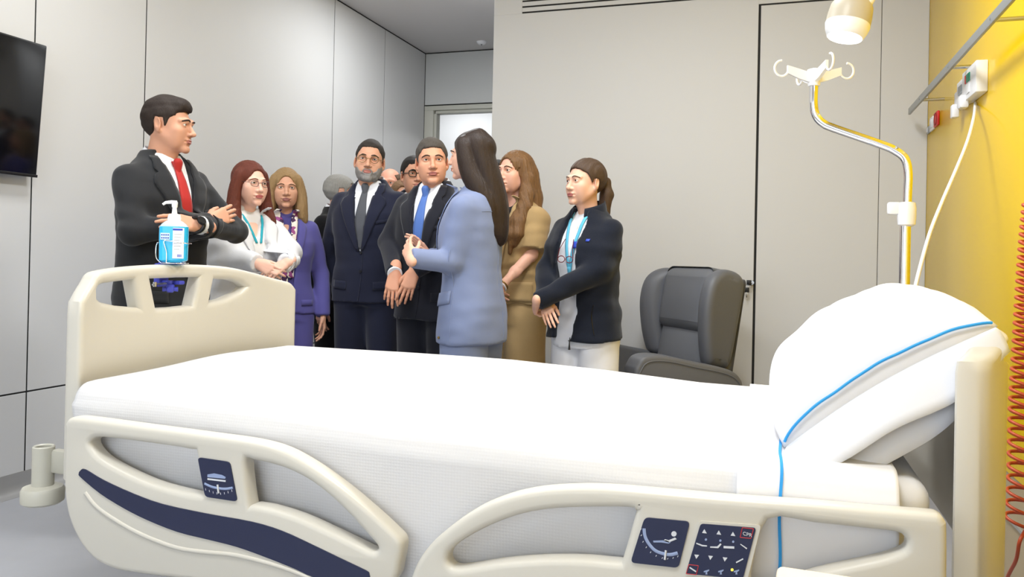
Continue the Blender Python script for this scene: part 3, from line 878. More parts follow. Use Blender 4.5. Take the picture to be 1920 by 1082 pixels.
box('date_label', (-0.031, -0.0322, 0.068), (-0.005, -0.0309, 0.088), M['bottle'], hs)
for k in range(2):
    for j in range(4): box('date_print', (-0.029 + j * 0.006, -0.0327, 0.071 + k * 0.009), (-0.025 + j * 0.006, -0.0323, 0.075 + k * 0.009), M['label_blue'], hs)
hh = tag(empty('bottle_holder', (bc.x, bc.y, 1.122), radians(28)), 'wire bottle holder with a blue screw clamp on the footboard', 'holder')
for (pts) in ([(-0.012, -0.036, -0.003), (-0.012, -0.036, 0.03), (-0.02, -0.036, 0.062), (-0.004, -0.036, 0.064), (0.043, -0.035, 0.058), (0.044, 0.034, 0.058)],
              [(-0.03, -0.02, -0.003), (-0.044, -0.02, 0.012), (-0.046, -0.02, 0.04), (-0.044, -0.012, 0.058), (-0.044, 0.034, 0.058), (0.044, 0.034, 0.058)],
              [(-0.03, -0.02, -0.003), (-0.012, -0.036, -0.003), (0.03, -0.03, -0.003), (0.036, 0.025, -0.003), (-0.03, 0.025, -0.003), (-0.03, -0.02, -0.003)]):
    tube('wire', catmull(pts, 5), 0.0016, M['chrome'], hh, n=8)
HW = (Matrix.Translation((bc.x, bc.y, 1.122)) @ Matrix.Rotation(radians(28), 4, 'Z')).inverted()
def on_board(o): o.parent = hh; o.matrix_parent_inverse = HW; return o
cx, cy, cz = -1.755, bc.y + 0.02, 1.105
on_board(box('clamp_jaw', (cx - 0.045, cy - 0.012, cz + 0.009), (cx + 0.02, cy + 0.03, cz + 0.017), M['clamp_blue'], None, 0.003))
on_board(box('clamp_body', (cx - 0.062, cy - 0.012, cz - 0.060), (cx - 0.038, cy + 0.03, cz + 0.012), M['clamp_blue'], None, 0.005))
on_board(box('clamp_arm', (cx - 0.06, cy - 0.002, cz - 0.052), (cx + 0.03, cy + 0.022, cz - 0.040), M['clamp_blue'], None, 0.004))
kz = cz - 0.062
on_board(lathe('clamp_knob', [(0.0, -0.014), (0.008, -0.014), (0.012, -0.008), (0.012, 0.008), (0.006, 0.012), (0.006, 0.022), (0.0, 0.022)], M['clamp_blue'], None, (cx + 0.004, cy - 0.012, kz), 16))
for k in range(4):
    a = pi / 5 + k * pi / 2
    on_board(tube('knob_lobe', [(cx + 0.004 + 0.008 * cos(a), cy - 0.012 + 0.008 * sin(a), kz - 0.004), (cx + 0.004 + 0.022 * cos(a), cy - 0.012 + 0.022 * sin(a), kz - 0.004)], [0.006, 0.0075], M['clamp_blue'], None, n=8))
on_board(tube('clamp_screw', [(cx - 0.02, cy - 0.06, cz - 0.052), (cx - 0.02, cy + 0.0, cz - 0.048)], 0.003, M['steel'], None, n=8))
on_board(tube('wing_nut', [(cx - 0.02, cy - 0.05, cz - 0.058), (cx - 0.02, cy - 0.05, cz - 0.044)], 0.006, M['steel'], None, n=8))

# ------------------------------------------------------------------ television
ty = 2.886
tv = tag(empty('television', (-3.275, ty, 1.80)), 'flat black wall television tilted forward at the left edge', 'television')
tl = Matrix.Rotation(radians(4.3), 4, 'Y')
def tvb(n_, lo, hi, m, bev=0.003):
    o = box(n_, lo, hi, m, tv, bev); o.matrix_local = tl; return o
tvb('back_shell', (-0.03, -1.13, -0.31), (0.0, 0.0, 0.31), M['black_frame'], 0.006)
tvb('screen', (0.0, -1.122, -0.296), (0.004, -0.008, 0.302), M['black_gloss'], 0.001)
tvb('lower_bezel', (0.0, -1.13, -0.31), (0.006, 0.0, -0.2965), M['black_frame'], 0.002)
box('wall_bracket', (-0.084, -0.75, -0.12), (-0.03, -0.38, 0.12), M['dark'], tv, 0.005)

# ------------------------------------------------------------------ keys in the wardrobe lock
kp = atY(1406, 530, YB)
ks = tag(empty('wardrobe_key', (kp.x, YB, kp.z)), 'black-headed key ring hanging from the wardrobe lock', 'key')
me = lathe_mesh([(0.0, 0.012), (0.012, 0.012), (0.014, 0.008), (0.014, 0.0)], 20, 'lock'); map_mesh(me, lambda a: np.stack([a[:, 0] + 0.012, -a[:, 2], a[:, 1]], 1)); recalc(me)
link('lock_barrel', me, M['steel'], ks)
box('key_bow', (-0.018, -0.045, -0.016), (0.010, -0.038, 0.016), M['black_frame'], ks, 0.003)
box('key_blade', (0.008, -0.043, -0.004), (0.016, -0.010, 0.004), M['steel'], ks, 0.001)
box('key_bow', (-0.030, -0.047, -0.058), (-0.002, -0.040, -0.028), M['black_frame'], ks, 0.003)
box('key_blade', (-0.019, -0.045, -0.088), (-0.012, -0.042, -0.056), M['steel'], ks, 0.001)
tube('key_ring', [(-0.014 + 0.010 * cos(a), -0.044, -0.022 + 0.010 * sin(a)) for a in [2 * pi * i / 16 for i in range(16)]], 0.0012, M['steel'], ks, n=6, closed=True)

# ------------------------------------------------------------------ overbed table, only a corner in view
tt = tag(empty('overbed_table', (0.36, 0.87, 0), radians(-3)), 'pale wooden table corner at the bottom edge beside the bed', 'table')
t0 = CAM + ray(1440, 1060) * ((0.75 - CAMH) / ray(1440, 1060).z)
tt.location = (t0.x + 0.37, t0.y - 0.22, 0)
box('table_top', (-0.37, -0.21, 0.725), (0.37, 0.21, 0.75), M['wood'], tt, 0.008, 3)
tube('column', [(0.3, 0, 0.06), (0.3, 0, 0.725)], 0.025, M['steel'], tt, n=16)
box('base_foot', (-0.3, -0.16, 0.03), (0.34, -0.11, 0.07), M['bed_metal'], tt, 0.01)
box('base_foot', (-0.3, 0.11, 0.03), (0.34, 0.16, 0.07), M['bed_metal'], tt, 0.01)
box('base_bar', (0.26, -0.11, 0.03), (0.34, 0.11, 0.07), M['bed_metal'], tt, 0.008)
for x in (-0.27, 0.31):
    for y in (-0.135, 0.135): tube('wheel', [(x, y - 0.012, 0.0251), (x, y + 0.012, 0.0251)], 0.025, M['rubber'], tt, n=16)

# ------------------------------------------------------------------ reclining armchair
ac = tag(empty('armchair', (-0.59, 4.37, 0), radians(-53)), 'charcoal wing-back hospital recliner beside the wardrobe', 'armchair')


def cushion(name, size, center, m, bev, rot=None, fn=None, parent=ac, seg=6):
    bm = bmesh.new(); bmesh.ops.create_cube(bm, size=1)
    bmesh.ops.subdivide_edges(bm, edges=bm.edges[:], cuts=5, use_grid_fill=True)
    for v in bm.verts: v.co = Vector((v.co.x * size[0], v.co.y * size[1], v.co.z * size[2]))
    sharp = [e for e in bm.edges if len(e.link_faces) == 2 and e.calc_face_angle() > 1.0]
    bmesh.ops.bevel(bm, geom=sharp, offset=bev, segments=seg, profile=0.5, affect='EDGES')
    me = bm_mesh(bm, name)
    if fn: map_mesh(me, fn)
    T = Matrix.Translation(center) @ (rot or Matrix.Identity(4)); me.transform(T)
    return link(name, me, m, parent, angle=50)


def puff(sx, sz, amt):
    def fn(a):
        w = np.clip(1 - (2 * a[:, 0] / sx) ** 2, 0, 1) * np.clip(1 - (2 * a[:, 2] / sz) ** 2, 0, 1)
        a = a.copy(); a[:, 1] -= np.where(a[:, 1] < 0, amt * w, 0); return a
    return fn


lean = Matrix.Rotation(radians(-9), 4, 'X')
def backpos(x, y, h): return Vector((x, 0.16, 0.44)) + (lean @ Vector((0, y, h)))


cushion('back_shell', (0.56, 0.08, 0.64), backpos(0, 0.085, 0.34), M['chair'], 0.03, lean)
cushion('head_cushion', (0.50, 0.16, 0.36), backpos(0, -0.01, 0.515), M['chair_in'], 0.07, lean, puff(0.50, 0.36, 0.025))
cushion('lumbar_cushion', (0.46, 0.12, 0.36), backpos(0, 0.0, 0.20), M['chair_in'], 0.045, lean, puff(0.46, 0.36, 0.03))
for s in (-1, 1):
    wp = catmull([(0.10, -0.22, 0), (0.115, 0.0, 0), (0.115, 0.17, 0), (0.095, 0.235, 0), (0.03, 0.26, 0), (-0.06, 0.245, 0), (-0.125, 0.18, 0), (-0.14, 0.06, 0), (-0.115, -0.08, 0), (-0.075, -0.2, 0), (-0.04, -0.245, 0), (0.04, -0.25, 0)], 5, True)
    me = plate_mesh([[(p.x, p.y) for p in wp]], 0.115, 0.05, 'wing', 6)
    map_mesh(me, lambda a: np.stack([a[:, 2] + s * 0.35 * np.clip(-a[:, 0] + 0.02, 0, 1), a[:, 0], a[:, 1]], 1)); recalc(me)
    me.transform(Matrix.Translation(backpos(s * 0.262, -0.02, 0.43)) @ lean)
    link('wing', me, M['chair'], ac, angle=60)
    # arm: profile extruded across
    prof = catmull([(0.27, 0.20, 0), (0.28, 0.5, 0), (0.255, 0.585, 0), (0.17, 0.63, 0), (0.0, 0.665, 0), (-0.17, 0.70, 0), (-0.28, 0.70, 0), (-0.325, 0.66, 0), (-0.34, 0.58, 0), (-0.34, 0.2, 0)], 5)
    me = plate_mesh([[(p.x, p.y) for p in prof]], 0.13, 0.022, 'arm', 4)
    map_mesh(me, lambda a: np.stack([s * 0.345 + a[:, 2], a[:, 0], a[:, 1]], 1)); recalc(me)
    ao = link('arm', me, M['chair'], ac, angle=40)
    pp = [Vector((s * 0.345 + q * 0.062, p.x * 0.985, p.y - 0.012 if p.y > 0.3 else p.y)) for q in (1,) for p in prof[4:-4]]
    tube('piping', [Vector((s * (0.345 + 0.0655), p.x * 0.94, 0.2 + (p.y - 0.2) * 0.945)) for p in prof[3:-3]], 0.004, M['chair'], ao, n=6)
cushion('seat', (0.55, 0.56, 0.16), Vector((0, -0.13, 0.40)), M['chair_in'], 0.05)
cushion('seat_base', (0.56, 0.66, 0.14), Vector((0, -0.02, 0.255)), M['chair'], 0.02)
for x in (-0.3, 0.3):
    for y in (-0.32, 0.3): lathe('foot', [(0.0, 0.0), (0.022, 0.0), (0.026, 0.02), (0.026, 0.2), (0.0, 0.2)], M['dark'], ac, (x, y, 0), 16)
# ------------------------------------------------------------------ soft-body modelling: distance fields meshed by surface nets
def surf_nets(D, o, h):
    nx, ny, nz = D.shape
    ins = D < 0
    acc = np.zeros((nx - 1, ny - 1, nz - 1, 3), np.float32); cnt = np.zeros((nx - 1, ny - 1, nz - 1), np.float32)
    for ax in range(3):
        for a in (0, 1):
            for b in (0, 1):
                off = [0, 0, 0]; oth = [i for i in range(3) if i != ax]
                off[oth[0]], off[oth[1]] = a, b
                s0 = tuple(slice(off[i], D.shape[i] - 1 + off[i]) for i in range(3))
                s1 = tuple(slice(off[i] + (1 if i == ax else 0), D.shape[i] - 1 + off[i] + (1 if i == ax else 0)) for i in range(3))
                d0, d1 = D[s0], D[s1]
                cr = (ins[s0] != ins[s1])
                idx = np.nonzero(cr)
                t = d0[idx] / (d0[idx] - d1[idx])
                for i in range(3):
                    acc[idx + (np.full(len(t), i),)] += t if i == ax else off[i]
                cnt[idx] += 1
    act = cnt > 0
    ids = np.full(act.shape, -1, np.int64); n = int(act.sum()); ids[act] = np.arange(n)
    ijk = np.stack(np.nonzero(act), 1)
    V = (ijk + acc[act] / cnt[act][:, None]) * h + np.asarray(o)
    F = []
    for ax in range(3):
        sl0 = [slice(None)] * 3; sl1 = [slice(None)] * 3
        sl0[ax] = slice(0, -1); sl1[ax] = slice(1, None)
        c = ins[tuple(sl0)] != ins[tuple(sl1)]
        flip = ins[tuple(sl0)]
        I = np.stack(np.nonzero(c), 1)
        o1, o2 = [(1, 2), (2, 0), (0, 1)][ax]
        ok = (I[:, o1] > 0) & (I[:, o2] > 0) & (I[:, o1] < D.shape[o1] - 1) & (I[:, o2] < D.shape[o2] - 1)
        I = I[ok]; fl_ = flip[tuple(I.T)]
        def g(a, b):
            J = I.copy(); J[:, o1] -= a; J[:, o2] -= b; return ids[tuple(J.T)]
        q = np.stack([g(1, 1), g(0, 1), g(0, 0), g(1, 0)], 1)
        q[~fl_] = q[~fl_][:, ::-1]
        F.append(q)
    F = np.concatenate(F)
    F = F[(F >= 0).all(1)]
    return V, F


def np_mesh(name, V, F):
    me = bpy.data.meshes.new(name)
    me.vertices.add(len(V)); me.vertices.foreach_set('co', np.ascontiguousarray(V, np.float32).ravel())
    k = F.shape[1]
    me.loops.add(len(F) * k); me.loops.foreach_set('vertex_index', np.ascontiguousarray(F, np.int32).ravel())
    me.polygons.add(len(F)); me.polygons.foreach_set('loop_start', np.arange(0, len(F) * k, k, dtype=np.int32))
    me.update(calc_edges=True); me.validate()
    return me


class Field:
    def __init__(self, lo, hi, h):
        self.lo = np.array(lo, float); self.h = h
        self.n = np.ceil((np.array(hi) - self.lo) / h).astype(int) + 1
        self.ax = [(self.lo[i] + np.arange(self.n[i]) * h).astype(np.float32) for i in range(3)]
        self.D = np.full(self.n, 1.0, np.float32)

    def sub(self, lo, hi):
        s = []
        for i in range(3):
            a = int(np.floor((lo[i] - self.lo[i]) / self.h)); b = int(np.ceil((hi[i] - self.lo[i]) / self.h)) + 1
            a = min(max(a, 0), self.n[i]); b = min(max(b, 0), self.n[i]); s.append(slice(a, b))
        if any(q.stop <= q.start for q in s): return None, None
        X = self.ax[0][s[0]][:, None, None]; Y = self.ax[1][s[1]][None, :, None]; Z = self.ax[2][s[2]][None, None, :]
        return tuple(s), (X, Y, Z)

    def add(self, s, d, k):
        D = self.D[s]
        if k > 0:
            hh = np.clip(0.5 + 0.5 * (D - d) / k, 0, 1)
            self.D[s] = D + (d - D) * hh - k * hh * (1 - hh)
        else: self.D[s] = np.minimum(D, d)

    def cut(self, s, d, k):
        D = self.D[s]
        if k > 0:
            hh = np.clip(0.5 - 0.5 * (D + d) / k, 0, 1)
            self.D[s] = D + (-d - D) * hh + k * hh * (1 - hh)
        else: self.D[s] = np.maximum(D, -d)

    @staticmethod
    def _ell(P, c, r, rot=None):
        X, Y, Z = P[0] - c[0], P[1] - c[1], P[2] - c[2]
        if rot is not None:
            R = rot; X, Y, Z = (R[0][0] * X + R[1][0] * Y + R[2][0] * Z, R[0][1] * X + R[1][1] * Y + R[2][1] * Z, R[0][2] * X + R[1][2] * Y + R[2][2] * Z)
        k0 = np.sqrt((X / r[0]) ** 2 + (Y / r[1]) ** 2 + (Z / r[2]) ** 2); k1 = np.sqrt((X / r[0] ** 2) ** 2 + (Y / r[1] ** 2) ** 2 + (Z / r[2] ** 2) ** 2)
        return (k0 * (k0 - 1) / np.maximum(k1, 1e-6)).astype(np.float32)

    def ell(self, c, r, k=0.01, cut=False, rot=None):
        m = k + 4 * self.h; R = max(r) if rot is not None else None
        rr = [R] * 3 if R else r
        s, P = self.sub([c[i] - rr[i] - m for i in range(3)], [c[i] + rr[i] + m for i in range(3)])
        if s is None: return self
        d = self._ell(P, c, r, rot)
        (self.cut if cut else self.add)(s, d, k); return self

    def cone(self, a, b, r1, r2, k=0.01, endcut=False, flat=None, cut=False):
        a, b = np.array(a, float), np.array(b, float); m = max(r1, r2) + k + 4 * self.h
        s, P = self.sub(np.minimum(a, b) - m, np.maximum(a, b) + m)
        if s is None: return self
        ba = b - a; L2 = max(float(ba @ ba), 1e-9)
        X, Y, Z = P[0] - a[0], P[1] - a[1], P[2] - a[2]
        t = np.clip((X * ba[0] + Y * ba[1] + Z * ba[2]) / L2, 0, 1)
        dx, dy, dz = X - t * ba[0], Y - t * ba[1], Z - t * ba[2]
        if flat is not None:   # (axis vector, factor): squash the section along that axis
            ax = np.array(flat[0], float); ax /= np.linalg.norm(ax); q = dx * ax[0] + dy * ax[1] + dz * ax[2]; e = q * (flat[1] - 1)
            dx, dy, dz = dx + e * ax[0], dy + e * ax[1], dz + e * ax[2]
        d = np.sqrt(dx * dx + dy * dy + dz * dz) - (r1 + (r2 - r1) * t)
        if endcut:
            L = sqrt(L2); d = np.maximum(d, ((X * ba[0] + Y * ba[1] + Z * ba[2]) / L - L))
        (self.cut if cut else self.add)(s, d.astype(np.float32), k); return self

    def chain(self, pts, rs, k=0.01, flat=None):
        for i in range(len(pts) - 1): self.cone(pts[i], pts[i + 1], rs[i], rs[i + 1], k, flat=flat)
        return self

    def slices(self, tab, k=0.0, p=2.4, grow=0.0, zlo=None, zhi=None):
        """tab rows (z, half width, half depth, centre y)"""
        t = np.array(tab, float); t = t[np.argsort(t[:, 0])]
        X, Y, Z = self.ax[0][:, None, None], self.ax[1][None, :, None], self.ax[2]
        w = (np.interp(Z, t[:, 0], t[:, 1]) + grow).astype(np.float32); d_ = (np.interp(Z, t[:, 0], t[:, 2]) + grow).astype(np.float32); cy = np.interp(Z, t[:, 0], t[:, 3]).astype(np.float32)
        q = (np.abs(X / w) ** p + np.abs((Y - cy) / d_) ** p) ** (1 / p)
        d = (q - 1) * np.minimum(w, d_)
        lo = t[0, 0] if zlo is None else zlo; hi = (t[-1, 0] if zhi is None else zhi) + grow
        d = np.maximum(d, np.maximum(lo - Z, Z - hi))
        self.add((slice(None),) * 3, d.astype(np.float32), k); return self

    def ripple(self, amp, freq, seed=0, stretch=(1, 1, 1), mask=None):
        r_ = np.random.RandomState(seed); X, Y, Z = self.ax[0][:, None, None] * stretch[0], self.ax[1][None, :, None] * stretch[1], self.ax[2][None, None, :] * stretch[2]
        out = 0
        for i in range(4):
            k = r_.normal(size=3); k /= np.linalg.norm(k); k *= freq * (0.6 + 0.3 * i); m_ = r_.normal(size=3); m_ *= freq * 0.4 / np.linalg.norm(m_)
            ph = r_.rand(2) * 6.28
            out = out + np.sin(X * k[0] + Y * k[1] + Z * k[2] + ph[0] + 1.3 * np.sin(X * m_[0] + Y * m_[1] + Z * m_[2] + ph[1])) / (1 + 0.5 * i)
        self.D += (amp * out * (mask if mask is not None else 1)).astype(np.float32); return self

    def mesh(self, name):
        V, F = surf_nets(self.D, self.lo, self.h)
        return np_mesh(name, V, F)

    def vf(self): return surf_nets(self.D, self.lo, self.h)


def smooth_vf(V, F, it=1, lam=0.5):
    n = len(V)
    E = np.concatenate([F[:, [0, 1]], F[:, [1, 2]], F[:, [2, 3]], F[:, [3, 0]]]); E = np.concatenate([E, E[:, ::-1]])
    deg = np.bincount(E[:, 0], minlength=n)[:, None]
    for _ in range(it):
        S = np.stack([np.bincount(E[:, 0], weights=V[E[:, 1], i], minlength=n) for i in range(3)], 1) / np.maximum(deg, 1)
        V = V + lam * (S - V)
    return V


# ------------------------------------------------------------------ head template (face towards -y, origin between the ears)
EYE = (0.0315, -0.0765, 0.008)


def head_template(female):
    h = 0.0026
    f = Field((-0.095, -0.135, -0.235), (0.095, 0.125, 0.135), h)
    w = 0.95 if female else 1.0
    f.ell((0, 0.018, 0.035), (0.076 * w, 0.096, 0.084), 0.01)
    f.ell((0, -0.028, -0.015), (0.064 * w, 0.066, 0.085), 0.02)
    f.ell((0, -0.034, -0.066), ((0.050 if not female else 0.045) * w, 0.054, 0.046 if not female else 0.043), 0.02)
    for s in (-1, 1):
        f.cone((s * 0.055 * w, 0.008, -0.035), (s * 0.036 * w, -0.045, -0.085), 0.017, 0.016 if not female else 0.013, 0.025)
        f.ell((s * 0.043 * w, -0.062, -0.020), (0.019, 0.016, 0.016), 0.025); f.ell((s * 0.034 * w, -0.052, -0.048), (0.024, 0.024, 0.028), 0.03)
    f.cone((-0.008, -0.080, -0.099), (0.008, -0.080, -0.099), 0.0155 if not female else 0.012, 0.0155 if not female else 0.012, 0.022)
    # neck
    nr = 0.053 if not female else 0.044
    f.cone((0, 0.022, -0.06), (0, 0.040, -0.225), nr * 0.96, nr * 1.08, 0.03)
    f.cone((0, -0.008, -0.11), (0, 0.01, -0.2), 0.03 if not female else 0.026, 0.034, 0.03)
    if not female: f.ell((0, -0.033, -0.135), (0.010, 0.010, 0.014), 0.02)
    # sockets, brow, nose
    for s in (-1, 1):
        f.ell((s * 0.033, -0.098, 0.006), (0.021, 0.017, 0.0125), 0.014, cut=True)
    br = 0.0100 if not female else 0.0062
    f.chain([(-0.048, -0.070, 0.022), (-0.026, -0.0855, 0.025), (0, -0.0835, 0.021), (0.026, -0.0855, 0.025), (0.048, -0.070, 0.022)], [br * 0.8, br, br * 0.9, br, br * 0.8], 0.014)
    nl = 0.0 if not female else 0.0055
    f.cone((0, -0.085, 0.016), (0, -0.110 + nl, -0.027), 0.0065, 0.0095, 0.010)
    f.ell((0, -0.1115 + nl, -0.031), (0.0115, 0.0115, 0.0095), 0.008)
    for s in (-1, 1):
        f.ell((s * 0.0135, -0.098 + nl, -0.034), (0.0085, 0.0105, 0.0075), 0.006)
        f.ell((s * 0.0070, -0.108 + nl, -0.0425), (0.0036, 0.0055, 0.0036), 0.003, cut=True)
    # mouth
    f.ell((0, -0.086, -0.062), (0.026, 0.012, 0.018), 0.012)
    f.ell((0, -0.0945, -0.0585), (0.0215, 0.0075, 0.0052), 0.005)
    f.ell((0, -0.0935, -0.0675), (0.0185, 0.0085, 0.0062), 0.005)
    f.cone((-0.022, -0.0925, -0.0632), (0.022, -0.0925, -0.0632), 0.0012, 0.0012, 0.004, cut=True)
    f.cone((-0.021, -0.101, -0.0630), (0.021, -0.101, -0.0630), 0.0022, 0.0022, 0.004, cut=True)
    for s in (-1, 1): f.ell((s * 0.0255, -0.089, -0.0640), (0.004, 0.005, 0.003), 0.006, cut=True)
    f.ell((0, -0.0965, -0.0795), (0.017, 0.006, 0.0045), 0.010, cut=True)
    # lids
    for s in (-1, 1):
        c = (s * EYE[0], EYE[1], EYE[2])
        f.ell(c, (0.0158, 0.0138, 0.0132), 0.006)
        f.ell((c[0], c[1] - 0.009, c[2] - 0.0016), (0.0140, 0.014, 0.0037), 0.0015, cut=True)
    # ears
    for s in (-1, 1):
        R = (Matrix.Rotation(radians(s * 22), 3, 'Z') @ Matrix.Rotation(radians(-12), 3, 'X'))
        f.ell((s * 0.0775 * w, 0.016, -0.004), (0.0065, 0.0185, 0.0315), 0.004, rot=R)
        f.ell((s * 0.083 * w, 0.013, 0.001), (0.0045, 0.0105, 0.018), 0.004, cut=True, rot=R)
        f.ell((s * 0.0745 * w, 0.008, -0.031), (0.006, 0.009, 0.010), 0.006)
    V, F = f.vf()
    return smooth_vf(V, F, 1, 0.35), F


HEADS = {False: head_template(False), True: head_template(True)}
HBVH = {k: BVHTree.FromPolygons([tuple(v) for v in HEADS[k][0]], [tuple(q) for q in HEADS[k][1]]) for k in HEADS}


def head_surf(fem, x, z, off=0.001):
    h = HBVH[fem].ray_cast(Vector((x, -0.3, z)), Vector((0, 1, 0)))
    if h[0] is None: return Vector((x, -0.07, z))
    return h[0] + h[1] * off


def eyeball():
    V, F, S = [], [], []
    n, m_ = 18, 12
    for i in range(m_ + 1):
        a = pi * i / m_
        a = [0, 0.16, 0.38, 0.46, 0.6, 0.85, 1.1, 1.4, 1.7, 2.0, 2.3, 2.7, pi][i]
        for k in range(n):
            b = 2 * pi * k / n; V.append((0.0126 * sin(a) * cos(b), -0.0126 * cos(a), 0.0126 * sin(a) * sin(b)))
    for i in range(m_):
        for k in range(n):
            F.append((i * n + k, i * n + (k + 1) % n, (i + 1) * n + (k + 1) % n, (i + 1) * n + k)); S.append(2 if i < 1 else (1 if i < 3 else 0))
    return np.array(V), np.array(F), S


EYEB = eyeball()


# ------------------------------------------------------------------ hand with forearm (wrist at origin, fingers along +x, palm towards -z, thumb at +y)
def hand_template(curl=0.35, spread=0.06, thumb=0.5, fore=0.24, slim=1.0):
    h = 0.0028
    f = Field((-fore - 0.06, -0.075, -0.12), (0.21, 0.10, 0.06), h); ra_ = (0.026 + 0.016 * min(1, fore / 0.24)) * slim; rb_ = (0.026 + 0.012 * min(1, fore / 0.24)) * slim
    f.chain([(-fore, 0, 0), (-fore * 0.55, 0, 0), (-min(0.03, fore * 0.4), 0, 0), (0.01, 0, 0)], [ra_, rb_, 0.026 * slim, 0.025 * slim], 0.02, flat=((0, 0, 1), 1.18))
    for y, x1, r in ((0.026, 0.092, 0.0125), (0.005, 0.096, 0.0125), (-0.015, 0.090, 0.0120), (-0.032, 0.080, 0.0108)):
        f.cone((0.012, y * 0.62, 0), (x1, y, 0.001), 0.0155 * slim, r * slim, 0.016)
    f.ell((0.035, 0.022, -0.012), (0.034, 0.017, 0.014), 0.015)
    fings = [(0.026, 0.092, (0.044, 0.026, 0.022), 0.0098, 1.0), (0.005, 0.096, (0.049, 0.030, 0.023), 0.0100, 0.0), (-0.015, 0.090, (0.045, 0.028, 0.022), 0.0094, -0.8), (-0.032, 0.080, (0.035, 0.021, 0.019), 0.0083, -1.8)]
    for i, (y, x, ls, r, sp) in enumerate(fings):
        p = np.array([x, y, 0.0]); a = curl * (0.55 + 0.12 * i); yaw = sp * spread
        for j, L in enumerate(ls):
            q = p + L * np.array([cos(a) * cos(yaw), sin(yaw), -sin(a)])
            f.cone(p, q, r * (1 - 0.10 * j) * slim, r * (0.92 - 0.12 * j) * slim, 0.004)
            p = q; a += curl * (0.95 - 0.12 * j)
    p0 = np.array([0.018, 0.024, -0.010]); d1 = np.array([0.75, 0.55 * thumb + 0.15, -0.32]); d1 /= np.linalg.norm(d1)
    p1 = p0 + d1 * 0.042; d2 = np.array([0.90, 0.30 * thumb, -0.28]); d2 /= np.linalg.norm(d2); p2 = p1 + d2 * 0.032; d3 = np.array([0.95, 0.12 * thumb, -0.22]); d3 /= np.linalg.norm(d3); p3 = p2 + d3 * 0.025
    f.cone(p0, p1, 0.0165 * slim, 0.0118 * slim, 0.010); f.cone(p1, p2, 0.0115 * slim, 0.0105 * slim, 0.003); f.cone(p2, p3, 0.0105 * slim, 0.0082 * slim, 0.003)
    V, F = f.vf()
    return smooth_vf(V, F, 1, 0.3), F


_HC = {}
def get_hand(*a):
    if a not in _HC: _HC[a] = hand_template(*a)
    return _HC[a]


def frame_mat(pos, xdir, zhint, mirror=False):
    x = Vector(xdir).normalized(); z = Vector(zhint); z = (z - x * z.dot(x)).normalized(); y = z.cross(x)
    if mirror: y = -y
    return Matrix(((x.x, y.x, z.x, pos[0]), (x.y, y.y, z.y, pos[1]), (x.z, y.z, z.z, pos[2]), (0, 0, 0, 1)))


def xf(V, Mx):
    A = np.array(Mx); return V @ A[:3, :3].T + A[:3, 3]
# ------------------------------------------------------------------ people
def cloth(name, c, rough=0.9, weave=420, st=0.25, var=0.05): return mat(name, c, rough, bump=('noise', weave, st), var=(14, var), sheen=0.15, spec=0.25)
def hairm(name, c, rough=0.55, a=0.5): return mat(name, c, rough + 0.1, var=(10, a, (26, 26, 2.0)), bump=('noise', 20, 0.9, (26, 26, 1.6)), spec=0.3)


M['sclera'] = mat('eye_white', (225, 220, 214), 0.3)
M['pupil'] = mat('pupil', (8, 8, 8), 0.15)
M['iris_brown'] = mat('iris_brown', (62, 42, 28), 0.2)
M['iris_grey'] = mat('iris_grey', (92, 100, 104), 0.2)
M['shoe'] = mat('black_leather', (20, 19, 19), 0.3)
M['shoe_tan'] = mat('light_leather', (196, 178, 150), 0.45)
M['shirt_white'] = cloth('white_shirt_cotton', (236, 237, 242), 0.8)
M['black_rim'] = mat('black_rim', (14, 14, 15), 0.3)
M['gold_rim'] = mat('gold_rim', (150, 122, 70), 0.25, metal=0.8)
M['thin_rim'] = mat('thin_metal_rim', (110, 100, 105), 0.25, metal=0.8)
M['red_rim'] = mat('red_rim', (110, 30, 38), 0.35)
M['lens'] = mat('clear_lens', (245, 248, 250), 0.02, trans=1.0)
M['lens'].node_tree.nodes['Principled BSDF'].inputs['IOR'].default_value = 1.02
M['button'] = mat('dark_button', (26, 27, 32), 0.35)
M['silver'] = mat('silver', (200, 200, 205), 0.2, metal=1.0)


def skin(name, c, lip):
    m = mat(name, tuple(min(255, int(v * 1.06)) for v in c), 0.55, var=(22, 0.04), bump=('noise', 180, 0.12), spec=0.35, sss=0.12)
    l = mat(name + '_lips', lip, 0.4)
    return m, l


MALE = [(0.76, .205, .138, 0), (0.85, .203, .137, 0), (0.95, .196, .132, 0), (1.05, .188, .127, -.003), (1.15, .190, .128, -.006), (1.25, .202, .132, -.008), (1.33, .206, .130, -.004), (1.40, .188, .115, .005), (1.45, .145, .098, .014), (1.49, .105, .084, .018), (1.53, .074, .068, .020)]
FEM = [(0.70, .192, .130, .005), (0.85, .190, .130, .006), (0.95, .180, .124, .006), (1.05, .160, .110, 0), (1.12, .156, .108, -.004), (1.22, .168, .122, -.014), (1.30, .175, .120, -.010), (1.38, .162, .103, .003), (1.43, .122, .087, .011), (1.465, .084, .070, .017), (1.495, .062, .055, .020)]


def bvh_of(me):
    n = len(me.vertices); a = np.empty(n * 3, np.float32); me.vertices.foreach_get('co', a)
    F = np.empty(len(me.polygons) * 4, np.int32); me.polygons.foreach_get('vertices', F)
    return BVHTree.FromPolygons([tuple(v) for v in a.reshape(-1, 3).astype(float)], [tuple(int(x) for x in q) for q in F.reshape(-1, 4)])


